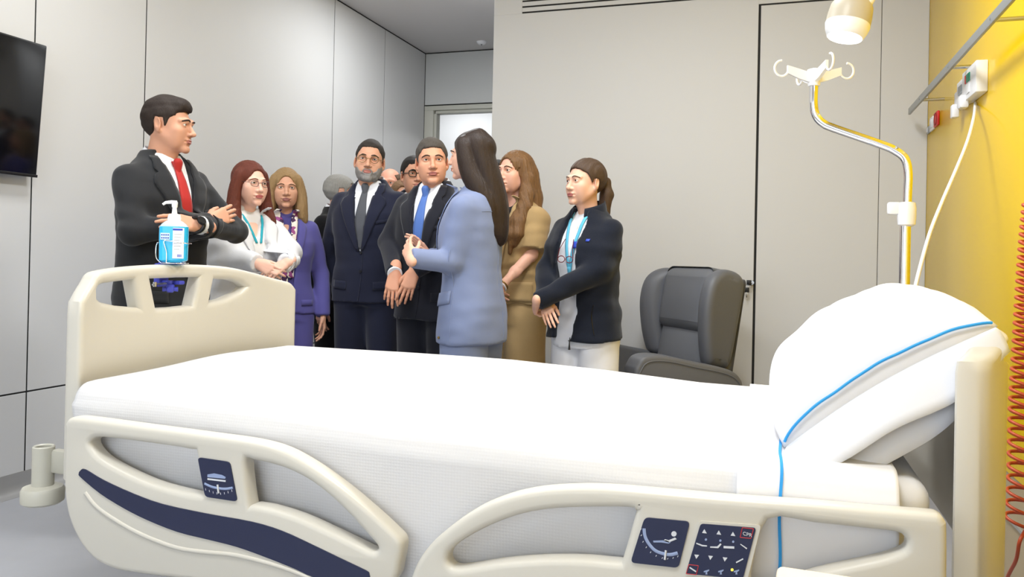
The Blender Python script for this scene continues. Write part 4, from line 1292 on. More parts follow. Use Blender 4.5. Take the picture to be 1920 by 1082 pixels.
class Person:
    def __init__(self, label, head, phi, phih, fem=False, skin_c=(205, 158, 132), lip=(176, 110, 98), iris='iris_brown', tilt=0.0, roll=0.0, hscale=1.0, group=None):
        P = atD(*head)
        self.s = P.z / 1.75
        rc = math.atan2(-P.x, P.y)
        self.rz = rc + radians(phi)
        off = Matrix.Rotation(self.rz, 3, 'Z') @ Vector((0, -0.02 * self.s, 0))
        self.root = empty('person', (P.x - off.x, P.y - off.y, 0), self.rz); self.root.scale = (self.s,) * 3
        tag(self.root, label, 'person', group)
        self.inv = (Matrix.Translation(self.root.location) @ Matrix.Rotation(self.rz, 4, 'Z') @ Matrix.Scale(self.s, 4)).inverted()
        self.fem = fem; self.tab = FEM if fem else MALE
        self.sj = (0.150, 0.005, 1.385) if fem else (0.166, 0.005, 1.405)
        self.Hm = Matrix.Translation((0, -0.02, 1.75 - 0.131 * hscale)) @ Matrix.Rotation(radians(phih - phi), 4, 'Z') @ Matrix.Rotation(radians(tilt), 4, 'X') @ Matrix.Rotation(radians(roll), 4, 'Y') @ Matrix.Scale(hscale, 4)
        self.skin, self.lip = skin('skin_tone', skin_c, lip); self.iris = iris
        self.hands = []; self.arms = {}

    def loc(self, x, y, D): return self.inv @ atD(x, y, D)

    # arms: side -1 person's right (local -x), +1 left; elbow, wrist in local metres
    def arm(self, side, E, W, hand=None, back=(0, -1, 0.3), curl=0.4, thumb=0.4, spread=0.05, fore=0.07, slim=None):
        E, W = Vector(E), Vector(W); self.arms[side] = (E, W)
        d = Vector(hand) if hand is not None else (W - E)
        self.hands.append((side, W, d.normalized(), Vector(back), curl, spread, thumb, fore, slim if slim else (0.9 if self.fem else 1.0)))
        return self

    def build_body(self, bald=False):
        fem = self.fem
        parts = []
        V, F = HEADS[fem]
        c = V[F].mean(1)
        mi = np.zeros(len(F), np.int32)
        lipm = (np.abs(c[:, 0]) < 0.0235) & (c[:, 2] < -0.0535 + 0.0) & (c[:, 2] > -0.0735) & (c[:, 1] < -0.0915 - 0.0) & ((np.abs(c[:, 0]) / 0.024) ** 2 + ((c[:, 2] + 0.0635) / 0.0105) ** 2 < 1)
        mi[lipm] = 1
        parts.append((xf(V, self.Hm), F, mi))
        Ve, Fe, S = EYEB
        for s in (-1, 1):
            parts.append((xf(Ve + np.array([s * EYE[0], EYE[1], EYE[2]]), self.Hm), Fe, np.array([2, 3, 4])[np.array(S)]))
        for (side, W, d, back, curl, spread, thumb, fore, slim) in self.hands:
            V, F = get_hand(curl, spread, thumb, fore, slim)
            Mx = frame_mat(W, d, back, mirror=(side > 0))
            V = xf(V * (0.84 if self.fem else 0.87), Mx)
            if side > 0: F = F[:, ::-1]
            parts.append((V, F, np.zeros(len(F), np.int32)))
        f = Field((-0.5, -0.42, 0.02), (0.5, 0.3, 1.54), 0.02)
        f.slices([(z, w - 0.03, d - 0.03, cy) for (z, w, d, cy) in self.tab if z > 0.8], 0.0)
        for s in (-1, 1):
            f.chain([(s * 0.09, 0, 0.88), (s * 0.095, -0.005, 0.48), (s * 0.10, 0.012, 0.06)], [0.075, 0.05, 0.038], 0.03)
            if s in self.arms:
                f.chain([(s * self.sj[0] * 0.95, self.sj[1], self.sj[2] - 0.02), self.arms[s][0], self.arms[s][1]], [0.045, 0.034, 0.022], 0.02)
        V, F = f.vf(); parts.append((V, F, np.zeros(len(F), np.int32)))
        n = 0; VV, FF, MM = [], [], []
        for V, F, m_ in parts: VV.append(V); FF.append(F + n); MM.append(m_); n += len(V)
        me = np_mesh('body', np.concatenate(VV), np.concatenate(FF))
        for m_ in (self.skin, self.lip, M['sclera'], M[self.iris], M['pupil']): me.materials.append(m_)
        me.polygons.foreach_set('material_index', np.concatenate(MM))
        self.body = link('body', me, None, self.root, angle=None)
        for s in (-1, 1):
            pass
        return self

    def shoes(self, m='shoe'):
        for s in (-1, 1):
            f = Field((-0.07, -0.22, -0.02), (0.07, 0.12, 0.14), 0.008)
            f.cone((0, 0.055, 0.045), (s * 0.012, -0.13, 0.03), 0.042, 0.036, 0.0, flat=((1, 0, 0), 1.05)); f.cone((0, 0.05, 0.05), (0, 0.03, 0.11), 0.043, 0.04, 0.02)
            X, Y, Z = f.ax[0][:, None, None], f.ax[1][None, :, None], f.ax[2][None, None, :]
            f.D = np.maximum(f.D, np.broadcast_to(0.0012 - Z, f.D.shape)); me = f.mesh('shoe'); me.transform(Matrix.Translation((s * 0.10, 0, 0)))
            link('shoe', me, M[m], self.root, angle=50)
        return self

    def brows(self, m, thick=0.0032, rise=0.0):
        for s in (-1, 1):
            pts = []
            for i in range(7):
                t = i / 6; x = s * (0.013 + 0.038 * t); z = 0.0235 + 0.005 * sin(pi * min(1, t * 1.05)) - 0.004 * t * t + rise
                pts.append(self.Hm @ head_surf(self.fem, x, z, 0.0006))
            r = [thick * (0.75 + 0.4 * sin(pi * (i + 0.8) / 7)) for i in range(7)]
            tube('eyebrow', catmull(pts, 3), [r[min(i // 3, 6)] for i in range(19)], m, self.root, n=6)
        return self

    def hair_mesh(self, f, m, name='hair', smooth=1):
        V, F = f.vf(); V = smooth_vf(V, F, smooth, 0.4)
        self.hair = link(name, np_mesh(name, xf(V, self.Hm), F), m, self.root, angle=None); return self.hair

    def short_hair(self, m, top=0.014, side=0.006, front=0.072, rec=0.02, burn=-0.015, nape=-0.07, quiff=0.0, seed=1, bald=None):
        f = Field((-0.11, -0.14, -0.11), (0.11, 0.15, 0.17), 0.0036)
        w = 0.95 if self.fem else 1.0
        f.ell((0, 0.019, 0.036), (0.076 * w + side, 0.097 + side + 0.003, 0.084 + top), 0.0)
        if quiff: f.ell((0.0, -0.055, 0.088), (0.05, 0.035, 0.03 + quiff), 0.025)
        X, Y, Z = f.ax[0][:, None, None], f.ax[1][None, :, None], f.ax[2][None, None, :]
        zh = np.interp(Y, [-.14, -.078, -.055, -.036, -.026, -.012, -.003, .030, .042, .07, .13], [front, front - 0.002, front - 0.022, 0.034, 0.018, burn, 0.028, 0.028, -0.045, nape, nape])
        zh = zh + rec * np.clip((np.abs(X) - 0.022) / 0.035, 0, 1) * (Y < -0.05)
        c = (Z - zh + 0.0022 * np.sin(X * 520 + 2 * np.sin(Y * 300)) + 0.0018 * np.sin(Y * 610 + X * 330 + 1)) * 0.75
        f.cut((slice(None),) * 3, np.broadcast_to(c, f.D.shape).astype(np.float32), 0.004)
        if bald is not None:
            f.ell((0, -0.01, 0.115), bald, 0.01, cut=True)
        f.ripple(0.0011, 150, seed, (1, 0.5, 1))
        return self.hair_mesh(f, m)

    def long_hair(self, m, chains, cap=0.009, face=(0.060, 0.078, 0.106), fc=(0, -0.105, -0.022), lo=-0.46, part=0.0, seed=3, groove=0.0022, extra=None, depth=0.22, h=0.005, sm=True):
        f = Field((-0.19, -0.19, lo - 0.03), (0.19, depth, 0.16), h)
        w = 0.95
        f.ell((0, 0.020, 0.035), (0.076 * w + cap, 0.097 + cap, 0.084 + cap), 0.0)
        for (pts, rs, *fl_) in chains:
            if sm:
                rs = [float(v) for v in np.interp(np.arange((len(pts) - 1) * 4 + 1) / 4, np.arange(len(rs)), rs)]; pts = [tuple(q) for q in catmull(pts, 4)]
            f.chain(pts, rs, 0.012 if sm else 0.018, flat=fl_[0] if fl_ else None)
        if face: f.ell(fc, face, 0.006, cut=True)
        f.cone((part, -0.1, 0.122 + cap * 0.8), (part, 0.03, 0.132 + cap * 0.8), 0.003, 0.003, 0.006, cut=True)
        X, Y, Z = f.ax[0][:, None, None], f.ax[1][None, :, None], f.ax[2][None, None, :]
        an = np.arctan2(X, Y + 0.02)
        g = np.sin(an * 34 + 2.2 * np.sin(Z * 11 + 3 * an) + 1.3 * np.sin(an * 7)) * 0.6 + np.sin(an * 61 + 1.7 * np.sin(Z * 17)) * 0.4
        f.D += (groove * g).astype(np.float32)
        return self.hair_mesh(f, m)

    # ---------------- clothes
    def top(self, name, m, hem, grow=0.0, sleeves=True, sr=(0.056, 0.048, 0.040), open_=None, ycut=-0.02, tab=None, h=0.009, fold=0.0035, seed=1, sleeve_to=1.0, zhi=None, flare=0.0, sleeve_len=None, smooth=1, k=0.035, parent=None, bell=0):
        t = [list(r) for r in (tab or self.tab)]
        t = [r for r in t]
        if hem < t[0][0]: t = [[hem, t[0][1] + flare, t[0][2] + flare, t[0][3]]] + t
        lo = [-0.27, -0.24, hem - 0.03]; hi = [0.27, 0.24, 1.56]
        if sleeves:
            for s, (E, W) in self.arms.items():
                for P in (E, W):
                    for i in range(3): lo[i] = min(lo[i], P[i] - 0.09); hi[i] = max(hi[i], P[i] + 0.09)
        f = Field(lo, hi, h)
        f.slices(t, 0.0, 2.3, grow, zlo=hem, zhi=zhi)
        body = f.D.copy()
        if open_:   # rows (z, xcentre, half width)
            o = np.array(open_, float); o = o[np.argsort(o[:, 0])]
            X, Y, Z = f.ax[0][:, None, None], f.ax[1][None, :, None], f.ax[2][None, None, :]
            hw = np.interp(Z, o[:, 0], o[:, 2]); xc = np.interp(Z, o[:, 0], o[:, 1])
            c = np.maximum(np.maximum(np.abs(X - xc) - hw, Y - ycut), o[0, 0] - Z)
            f.cut((slice(None),) * 3, np.broadcast_to(c, f.D.shape).astype(np.float32), 0.003)
        if sleeves:
            for s, (E, W) in self.arms.items():
                S = Vector((s * self.sj[0], self.sj[1], self.sj[2])); E_, W_ = Vector(E), Vector(W)
                f.cone(S, E_, sr[0] + grow, sr[1] + grow, k, endcut=False if sleeve_to >= 1 else False) if sleeve_to >= 1 else f.cone(S, S.lerp(E_, sleeve_len or 1.0), sr[0] + grow, sr[1] + grow, k, endcut=True)
                if sleeve_to >= 1: f.cone(E_, W_, sr[1] + grow, sr[2] + grow, 0.02, endcut=True)
        if fold: f.ripple(fold * 0.6, 26, seed, (1, 1, 0.8)); f.ripple(fold * 0.5, 58, seed + 5, (0.6, 0.6, 1.3))
        V, F = f.vf(); V = smooth_vf(V, F, smooth, 0.4)
        me = np_mesh(name, V, F)
        o = link(name, me, m, parent or self.root, angle=None)
        return o, bvh_of(me)

    def hit(self, bv, a, z, off, yaw=0.0):
        R = Matrix.Rotation(radians(yaw), 3, 'Z')
        h_ = bv.ray_cast(R @ Vector((a, -0.8, z)), R @ Vector((0, 1, 0)))
        if h_[0] is None: return None
        return h_[0] + h_[1] * off

    def patch(self, bv, name, m, fn, nu=10, nv=4, off=0.004, parent=None, yaw=0.0, thick=0.003, smooth_y=True):
        """thin cloth laid on a garment: fn(u, v) -> (sideways, height)"""
        R = Matrix.Rotation(radians(yaw), 3, 'Z')
        V, last = [], None
        for i in range(nu + 1):
            for j in range(nv + 1):
                a, z = fn(i / nu, j / nv)
                p = self.hit(bv, a, z, off, yaw)
                if p is None: p = (R @ Vector((a, (R.inverted() @ last).y if last else -0.1, z)))
                else: last = p
                V.append(p)
        # average the depth a little so steps at edges do not show
        W = nv + 1
        D = np.array([(R.inverted() @ p).y for p in V]).reshape(nu + 1, W)
        for _ in range(2 if smooth_y else 0):
            E = D.copy(); E[1:-1] = np.minimum(E[1:-1], (D[:-2] + D[1:-1] * 2 + D[2:]) / 4); D = E
        V2 = []
        for i in range(nu + 1):
            for j in range(W):
                q = R.inverted() @ V[i * W + j]; q.y = D[i, j]; V2.append(R @ q)
        F = [(i * W + j, i * W + j + 1, (i + 1) * W + j + 1, (i + 1) * W + j) for i in range(nu) for j in range(nv)]
        me = pydata(name, V2, F)
        o = link(name, me, m, parent or self.root, angle=None)
        s = o.modifiers.new('thickness', 'SOLIDIFY'); s.thickness = thick; s.offset = 0
        return o

    def seam(self, bv, name, m, pts, r=0.0016, off=0.0005, yaw=0.0, parent=None):
        P = [self.hit(bv, a, z, off, yaw) for a, z in pts]; P = [p for p in P if p is not None]
        if len(P) > 1: return tube(name, catmull(P, 3), r, m, parent or self.root, n=6)

    def lapels(self, bv, m, zb, parent, xc=0.0, wide=0.075, top=1.495, ink=0.058, notch=True, zp=1.39, sides=(-1, 1)):
        for s in sides:
            def fn(u, v, s=s):
                z = top + (zb - top) * u
                xi = xc * u + s * (0.006 + ink * (1 - u))
                peak = (top - zp) / (top - zb)
                if u < peak: wd = 0.022 + (wide - 0.022) * (u / peak)
                else: wd = wide * (1 - (u - peak) / (1 - peak)) ** 0.8 + 0.004
                if notch and abs(u - peak * 0.62) < 0.03: wd *= 0.72
                return xi + s * (0.003 + wd * v), z
            self.patch(bv, 'lapel', m, fn, 26, 6, 0.006, parent, thick=0.004)

    def collar(self, m, parent=None, z0=1.480, zb=1.552, zf=1.492, r0=0.080, r1=0.063, tip=0.048, gap=10, cy=0.016, name='collar'):
        V = []; n = 48; rows = 5
        for i in range(n + 1):
            th = radians(gap + (360 - 2 * gap) * i / n)      # 0 = front
            fr = (1 + cos(th)) / 2
            zu = zb + (zf - zb) * fr ** 1.2; zl = z0 + 0.012 * (1 - fr) - tip * max(0, fr - 0.75) / 0.25 * 0.9
            for j in range(rows):
                t = j / (rows - 1); r = r1 + (r0 - r1) * t + 0.004 * sin(pi * t)
                V.append(Vector((r * sin(th), cy - r * cos(th) * (1.0 + 0.06 * fr), zu + (zl - zu) * t)))
        F = [(i * rows + j, i * rows + j + 1, (i + 1) * rows + j + 1, (i + 1) * rows + j) for i in range(n) for j in range(rows - 1)]
        o = link(name, pydata(name, V, F), m, parent or self.root, angle=None)
        s = o.modifiers.new('thickness', 'SOLIDIFY'); s.thickness = 0.003; s.offset = 1
        return o

    def tie(self, bv, m, zb, xc=0.0, w=0.036):
        def fn(u, v):
            z = 1.480 + (zb - 1.480) * u
            if u < 0.09: hw = 0.019 - 0.05 * u
            else: hw = 0.0145 + (w - 0.0145) * min(1, (u - 0.09) / 0.75)
            hw = min(hw, 0.008 + 0.062 * max(0, z - zb) / (1.5 - zb))
            return xc * u + (v - 0.5) * 2 * hw, z
        t = self.patch(bv, 'necktie', m, fn, 30, 4, 0.006, None, thick=0.006)
        k = self.hit(bv, 0, 1.470, 0.01) or Vector((0, -0.09, 1.47))
        f = Field((-0.035, -0.03, -0.035), (0.035, 0.03, 0.03), 0.004); f.cone((0, 0, 0.014), (0, -0.002, -0.02), 0.021, 0.013, 0)
        me = f.mesh('tie_knot'); me.transform(Matrix.Translation((0, k.y - 0.006, 1.464)) @ Matrix.Diagonal((1, 0.7, 1, 1)))
        link('tie_knot', me, m, t, angle=None)
        return t

    def trousers(self, m, r=(0.102, 0.078, 0.066), hip=0.0, fold=0.004, seed=4, name='trousers', top=0.98, wide=0.0, zlo=0.05):
        f = Field((-0.27, -0.2, 0.0), (0.27, 0.2, 1.06), 0.011)
        f.slices([(0.84, .165 + hip, .115 + hip, .005), (0.93, .175 + hip, .118 + hip, .005), (top, .165 + hip, .112 + hip, 0)], 0.0, 2.2)
        for s in (-1, 1):
            f.cone((s * 0.088, 0.003, 0.86), (s * 0.095, -0.005, 0.48), r[0], r[1], 0.03); f.cone((s * 0.095, -0.005, 0.48), (s * 0.10, 0.012, zlo), r[1], r[2], 0.02, endcut=True)
        f.ripple(fold * 0.6, 24, seed, (1, 1, 0.5))
        V, F = f.vf(); V = smooth_vf(V, F, 1, 0.4); me = np_mesh(name, V, F)
        return link(name, me, m, self.root, angle=None), bvh_of(me)

    def button(self, bv, a, z, m='button', r=0.008, yaw=0.0, parent=None):
        p = self.hit(bv, a, z, 0.004, yaw)
        if p is None: return
        R = Matrix.Rotation(radians(yaw), 3, 'Z')
        me = lathe_mesh([(0, 0.003), (r * 0.8, 0.003), (r, 0.001), (r, -0.003)], 14, 'button')
        me.transform(Matrix.Translation(p) @ R.to_4x4() @ Matrix.Rotation(radians(90), 4, 'X')); link('button', me, M[m], parent or self.root)

    def cuff(self, side, m, out=0.016, r=0.034):
        E, W = self.arms[side]; d = (W - E).normalized()
        tube('shirt_cuff', [W - d * 0.02, W + d * out], r, m, self.root, n=20)

    def glasses(self, m, shape='round', r=0.0215, rim=0.0012, hb=0.8, lens=True):
        Hm = self.Hm
        g = empty('glasses'); g.parent = self.root
        yf = -0.1005 if not self.fem else -0.097
        n = 28
        for s in (-1, 1):
            pts = []
            for i in range(n):
                a = 2 * pi * i / n; p = 2.0 if shape == 'round' else 3.4
                ca, sa = cos(a), sin(a)
                x = s * 0.0325 + r * math.copysign(abs(ca) ** (2 / p), ca); z = 0.003 + r * hb * math.copysign(abs(sa) ** (2 / p), sa)
                pts.append(Hm @ Vector((x, yf + 0.10 * (abs(x) - 0.01) ** 2 * 8, z)))
            tube('rim', pts, rim, m, g, n=6, closed=True)
            if lens: link('lens', pydata('lens', pts, [tuple(range(n))]), M['lens'], g, smooth=False)
            tube('temple_arm', [Hm @ Vector((s * (0.0325 + r), yf + 0.016, 0.007)), Hm @ Vector((s * 0.070, -0.05, 0.009)), Hm @ Vector((s * 0.0785, 0.0, 0.012)), Hm @ Vector((s * 0.079, 0.018, 0.008))], rim, m, g, n=6)
        tube('bridge', [Hm @ Vector((-0.0125, yf + 0.001, 0.006)), Hm @ Vector((0, yf - 0.003, 0.009)), Hm @ Vector((0.0125, yf + 0.001, 0.006))], rim, m, g, n=6)
        return g

    def suit(self, jk, shirt, tie=None, zb=1.12, hem=0.76, tie_w=0.036, xc=0.0, trousers=True, seed=1, buttons=True, pocket=True, grow=0.0, collar=True, lap=0.075):
        so, sb = self.top('shirt', shirt, 0.95, -0.012, sleeves=False, fold=0.0015, seed=seed + 20)
        o_rows = [(zb, xc, 0.002), (1.30, xc * 0.4, 0.004 + 0.062 * (1.30 - zb) / (1.50 - zb)), (1.50, 0, 0.066), (1.56, 0, 0.075)]
        jo, jb = self.top('jacket', jk, hem, grow, open_=o_rows, seed=seed)
        if tie is not None: self.tie(sb, tie, zb + 0.01, xc, tie_w)
        if collar: self.collar(shirt, so)
        self.lapels(jb, jk, zb, jo, xc, lap)
        self.collar(jk, jo, z0=1.475, zb=1.530, zf=1.49, r0=0.093, r1=0.078, tip=0.0, gap=52, name='jacket_collar')
        if buttons:
            self.button(jb, xc + 0.006, zb - 0.012, parent=jo); self.button(jb, xc + 0.008, zb - 0.11, parent=jo)
        self.seam(jb, 'front_edge', jk, [(xc + 0.016 - 0.02 * t * t, zb - (zb - hem - 0.01) * t) for t in [i / 10 for i in range(11)]], 0.003, parent=jo)
        if pocket:
            for s in (-1, 1):
                self.patch(jb, 'pocket_flap', jk, lambda u, v, s=s: (s * (0.075 + 0.085 * u), 0.965 - 0.045 * v + 0.006 * u), 6, 3, 0.004, jo)
            self.patch(jb, 'breast_pocket', jk, lambda u, v: (0.085 + 0.06 * u, 1.29 + 0.012 * u - 0.018 * v), 5, 2, 0.003, jo)
        if trousers: self.trousers(jk, seed=seed + 3)
        self.shirt_bv, self.jacket_bv, self.jacket, self.shirt_o = sb, jb, jo, so
        return jo
NECK = lambda x, y: (x, y)
DOWN = {-1: ((-0.255, 0.03, 1.11), (-0.25, -0.05, 0.86)), 1: ((0.255, 0.03, 1.11), (0.25, -0.05, 0.86))}


def arms_down(p, k=1.0):
    for s in (-1, 1):
        E, W = DOWN[s]; p.arm(s, (E[0] * k, E[1], E[2]), (W[0] * k, W[1], W[2]), hand=(0, -0.1, -1), back=(s, 0, 0), curl=0.4)


# ---- tall man with crossed arms, red tie
p = Person('man in charcoal suit and red tie with crossed arms at the footboard', (318, 181, 3.34), 40, 66, skin_c=(196, 146, 120), iris='iris_grey', tilt=3, hscale=0.92)
p.arm(-1, (-0.222, -0.10, 1.19), (0.03, -0.235, 1.245), hand=(0.75, 0.02, 0.30), back=(0.1, -0.9, 0.4), curl=0.25, fore=0.05)
p.arm(1, (0.240, -0.15, 1.215), (-0.06, -0.275, 1.225), hand=(-1, 0.12, 0.10), back=(0.0, -0.85, 0.5), curl=0.25, fore=0.05)
p.build_body()
jk = cloth('charcoal_wool', (34, 35, 38)); M['tie_red'] = cloth('red_silk', (176, 38, 34), 0.55)
p.suit(jk, M['shirt_white'], M['tie_red'], zb=1.16, hem=0.89, seed=1)
p.cuff(1, M['shirt_white'], 0.018, 0.036)
hm = hairm('dark_brown_hair', (44, 34, 29))
p.short_hair(hm, top=0.020, side=0.005, front=0.07, rec=0.012, quiff=0.006, seed=2); p.brows(hm, 0.0032); p.shoes()
E_, W_ = p.arms[1]; d_ = (W_ - E_).normalized(); cw = W_ + d_ * 0.028
tube('watch_strap', [cw + (Matrix.Rotation(2 * pi * i / 20, 3, d_) @ d_.orthogonal().normalized()) * 0.0285 for i in range(20)], 0.0075, M['black_rim'], p.root, n=8, closed=True)
wf = cw + Vector((0, -0.85, 0.5)).normalized() * 0.031
me = lathe_mesh([(0, 0.005), (0.016, 0.005), (0.018, 0.001), (0.018, -0.005)], 18, 'watch_case'); me.transform(Matrix.Translation(wf) @ Vector((0, -0.85, 0.5)).to_track_quat('Z', 'Y').to_matrix().to_4x4()); link('watch_case', me, M['black_rim'], p.root)

# ---- woman in lab coat
p = Person('woman with auburn hair and glasses in a white lab coat', (470, 299, 3.92), 30, 32, True, (222, 176, 156), (178, 96, 92), tilt=4)
W1, W2 = p.loc(484, 494, 3.70), p.loc(534, 495, 3.72)
p.arm(-1, p.loc(406, 478, 3.86), W1, hand=p.loc(512, 508, 3.68) - W1, back=p.inv.to_3x3() @ Vector((0, -1, 0.35)), curl=0.6, fore=0.05)
p.arm(1, p.loc(546, 472, 3.98), W2, hand=p.loc(505, 512, 3.68) - W2, back=p.inv.to_3x3() @ Vector((0.2, -1, 0.3)), curl=0.6, fore=0.05)
p.build_body()
M['teal'] = cloth('teal_cotton', (40, 160, 178)); coat = cloth('white_coat_cotton', (214, 214, 217), 0.85, 300, 0.2, 0.02); tun = cloth('white_tunic_cotton', (226, 224, 224))
ho_, hb_ = p.top('tunic', tun, 0.8, -0.010, sleeves=False, open_=[(1.33, 0, 0.004), (1.42, 0, 0.04), (1.5, 0, 0.06)], ycut=-0.05, fold=0.002)
ctab = [(z, w + 0.022 + (0.02 if z < 0.9 else 0), d + 0.014, cy) for z, w, d, cy in FEM]
co, cb = p.top('lab_coat', coat, 0.50, 0.0, tab=ctab, open_=[(0.5, 0, 0.03), (1.05, 0, 0.03), (1.2, 0, 0.035), (1.40, 0, 0.052), (1.55, 0, 0.085)], sr=(0.060, 0.058, 0.048), fold=0.006, seed=11, flare=0.02)
p.lapels(cb, coat, 1.14, co, 0.0, 0.07, ink=0.052)
for s in (-1, 1): p.patch(hb_, 'teal_trim', M['teal'], lambda u, v, s=s: (s * (0.006 + 0.044 * (1 - u) + 0.012 * v), 1.455 - 0.15 * u), 14, 2, 0.004)
p.patch(cb, 'pen_pocket', coat, lambda u, v: (0.075 + 0.07 * u, 1.24 - 0.09 * v), 5, 5, 0.004, co)
p.trousers(cloth('white_trouser_cotton', (220, 220, 222)), seed=8); p.shoes('shoe_tan')
hm = hairm('auburn_hair', (96, 46, 32))
L = lambda s: ([(s * 0.065, -0.005, 0.05), (s * 0.085, 0.0, -0.03), (s * 0.096, -0.012, -0.12), (s * 0.102, -0.045, -0.20), (s * 0.098, -0.07, -0.255)], [0.03, 0.030, 0.033, 0.034, 0.016])
p.long_hair(hm, [L(-1), L(1), ([(0, 0.07, 0.0), (0, 0.085, -0.12), (0, 0.095, -0.22)], [0.06, 0.07, 0.05], ((0, 1, 0), 1.5))], lo=-0.29, part=0.012, seed=5)
p.brows(hm, 0.0022); p.glasses(M['thin_rim'], 'rect', 0.0215, 0.0011, 0.68)

# ---- woman in violet suit
p = Person('woman with blonde bob and patterned scarf in a violet suit', (537, 313, 4.5), 12, 2, True, (196, 148, 122), (150, 92, 84), tilt=4)
arms_down(p, 0.93); p.build_body()
vio = cloth('violet_wool', (90, 86, 152)); M['scarf'] = mat('patterned_scarf', (200, 160, 180), 0.7)
nt = M['scarf'].node_tree; tc = nt.nodes.new('ShaderNodeTexCoord'); vo = nt.nodes.new('ShaderNodeTexVoronoi'); vo.inputs['Scale'].default_value = 46; cr = nt.nodes.new('ShaderNodeValToRGB')
nt.links.new(tc.outputs['Object'], vo.inputs['Vector']); nt.links.new(vo.outputs['Color'], cr.inputs['Fac']); nt.links.new(cr.outputs['Color'], nt.nodes['Principled BSDF'].inputs['Base Color']); cr.color_ramp.interpolation = 'CONSTANT'
for i, (t, c) in enumerate(((0.0, (236, 226, 214)), (0.38, (60, 30, 70)), (0.55, (150, 70, 130)), (0.72, (240, 232, 220)))):
    e = cr.color_ramp.elements[i] if i < 2 else cr.color_ramp.elements.new(t); e.position = t; e.color = (*rgb(*c), 1)
tun3 = cloth('violet_top', (80, 74, 138))
to_, tb_ = p.top('blouse', tun3, 0.85, -0.012, sleeves=False, open_=[(1.36, 0, 0.004), (1.5, 0, 0.06)], ycut=-0.055, fold=0.002)
jo, jb = p.top('blazer', vio, 0.88, 0.004, open_=[(0.88, 0, 0.02), (1.0, 0, 0.035), (1.3, 0, 0.055), (1.55, 0, 0.078)], sr=(0.052, 0.046, 0.038), seed=21)
p.lapels(jb, vio, 1.04, jo, 0.0, 0.06, ink=0.052)
for s in (-1, 1): p.patch(tb_, 'scarf', M['scarf'], lambda u, v, s=s: (s * (0.052 - 0.036 * min(1, u * 1.5)) + s * 0.03 * (v - 0.5) * (1 + u * 0.3), 1.49 - (0.46 if s < 0 else 0.40) * u), 26, 4, 0.012, None, thick=0.006)
p.seam(jb, 'front_edge', vio, [(0.06 - 0.01 * t, 1.0 - 0.11 * t) for t in (0, 0.25, 0.5, 0.75, 1)], 0.003, parent=jo)
for s in (-1, 1): p.patch(jb, 'pocket_flap', vio, lambda u, v, s=s: (s * (0.085 + 0.07 * u), 0.96 - 0.035 * v), 6, 2, 0.004, jo)
p.trousers(vio, (0.105, 0.085, 0.085), seed=9); p.shoes()
for s in (-1, 1):
    q = p.hit(tb_, s * 0.026, 1.235, 0.03) or Vector((s * 0.026, -0.14, 1.235))
    tube('hanging_glasses', [q + Vector((0.024 * cos(a), 0, 0.02 * sin(a))) for a in [2 * pi * i / 20 for i in range(20)]], 0.0025, M['navy'], p.root, n=6, closed=True)
hm = hairm('ash_blonde_hair', (150, 122, 84), 0.55, 0.4)
L = lambda s: ([(s * 0.06, -0.015, 0.06), (s * 0.086, -0.01, -0.02), (s * 0.092, -0.015, -0.10), (s * 0.10, -0.01, -0.165), (s * 0.112, -0.01, -0.19)], [0.03, 0.029, 0.033, 0.030, 0.014])
p.long_hair(hm, [L(-1), L(1), ([(0, 0.06, 0.0), (0, 0.07, -0.14)], [0.07, 0.07])], cap=0.011, lo=-0.22, part=0.01, seed=6)
p.brows(hairm('brown_brow', (92, 68, 48)), 0.0022)

# ---- grey-haired man seen in profile
p = Person('grey-haired man in black suit and maroon tie seen in profile', (641, 327, 5.25), 55, 100, skin_c=(202, 152, 130))
arms_down(p); p.build_body(); M['tie_maroon'] = cloth('maroon_silk', (120, 34, 46), 0.55); blk = cloth('black_wool', (22, 22, 25))
p.suit(blk, M['shirt_white'], M['tie_maroon'], zb=1.12, seed=3); hm = hairm('grey_hair', (150, 148, 143), 0.6, 0.35); p.short_hair(hm, top=0.014, side=0.008, front=0.072, seed=4); p.brows(hm, 0.003); p.shoes()

# ---- bearded man with round glasses
p = Person('bearded man with glasses in navy suit and grey tie', (694, 259, 4.6), -22, -4, skin_c=(204, 154, 128), roll=4)
for s in (-1, 1): p.arm(s, (s * 0.275, 0.06, 1.12), (s * 0.20, 0.10, 0.90), hand=(-s * 0.5, 0.2, -1), back=(0, 1, 0))
p.build_body(); M['tie_grey'] = cloth('grey_silk', (84, 86, 92), 0.6); nav = cloth('navy_wool', (32, 35, 54))
p.suit(nav, M['shirt_white'], M['tie_grey'], zb=1.13, hem=0.85, seed=5, tie_w=0.042)
hm = hairm('short_dark_hair', (52, 46, 42), 0.6); p.short_hair(hm, top=0.009, side=0.004, front=0.082, rec=0.03, seed=6, burn=-0.02); p.brows(hm, 0.0028)
M['beard'] = hairm('grey_beard', (142, 138, 134), 0.8, 0.3)
f = Field((-0.09, -0.125, -0.14), (0.09, 0.04, 0.0), 0.0035); Vh, Fh = HEADS[False]
f.ell((0, -0.028, -0.015), (0.0665, 0.0685, 0.0875), 0.02); f.ell((0, -0.034, -0.066), (0.0535, 0.0575, 0.0495), 0.02); f.cone((-0.008, -0.0815, -0.1), (0.008, -0.0815, -0.1), 0.018, 0.018, 0.022)
for s in (-1, 1): f.cone((s * 0.055, 0.008, -0.035), (s * 0.036, -0.045, -0.085), 0.0205, 0.0195, 0.025); f.ell((s * 0.034, -0.052, -0.048), (0.028, 0.028, 0.032), 0.03)
f.ell((0, -0.088, -0.062), (0.028, 0.0135, 0.02), 0.012)
X, Y, Z = f.ax[0][:, None, None], f.ax[1][None, :, None], f.ax[2][None, None, :]
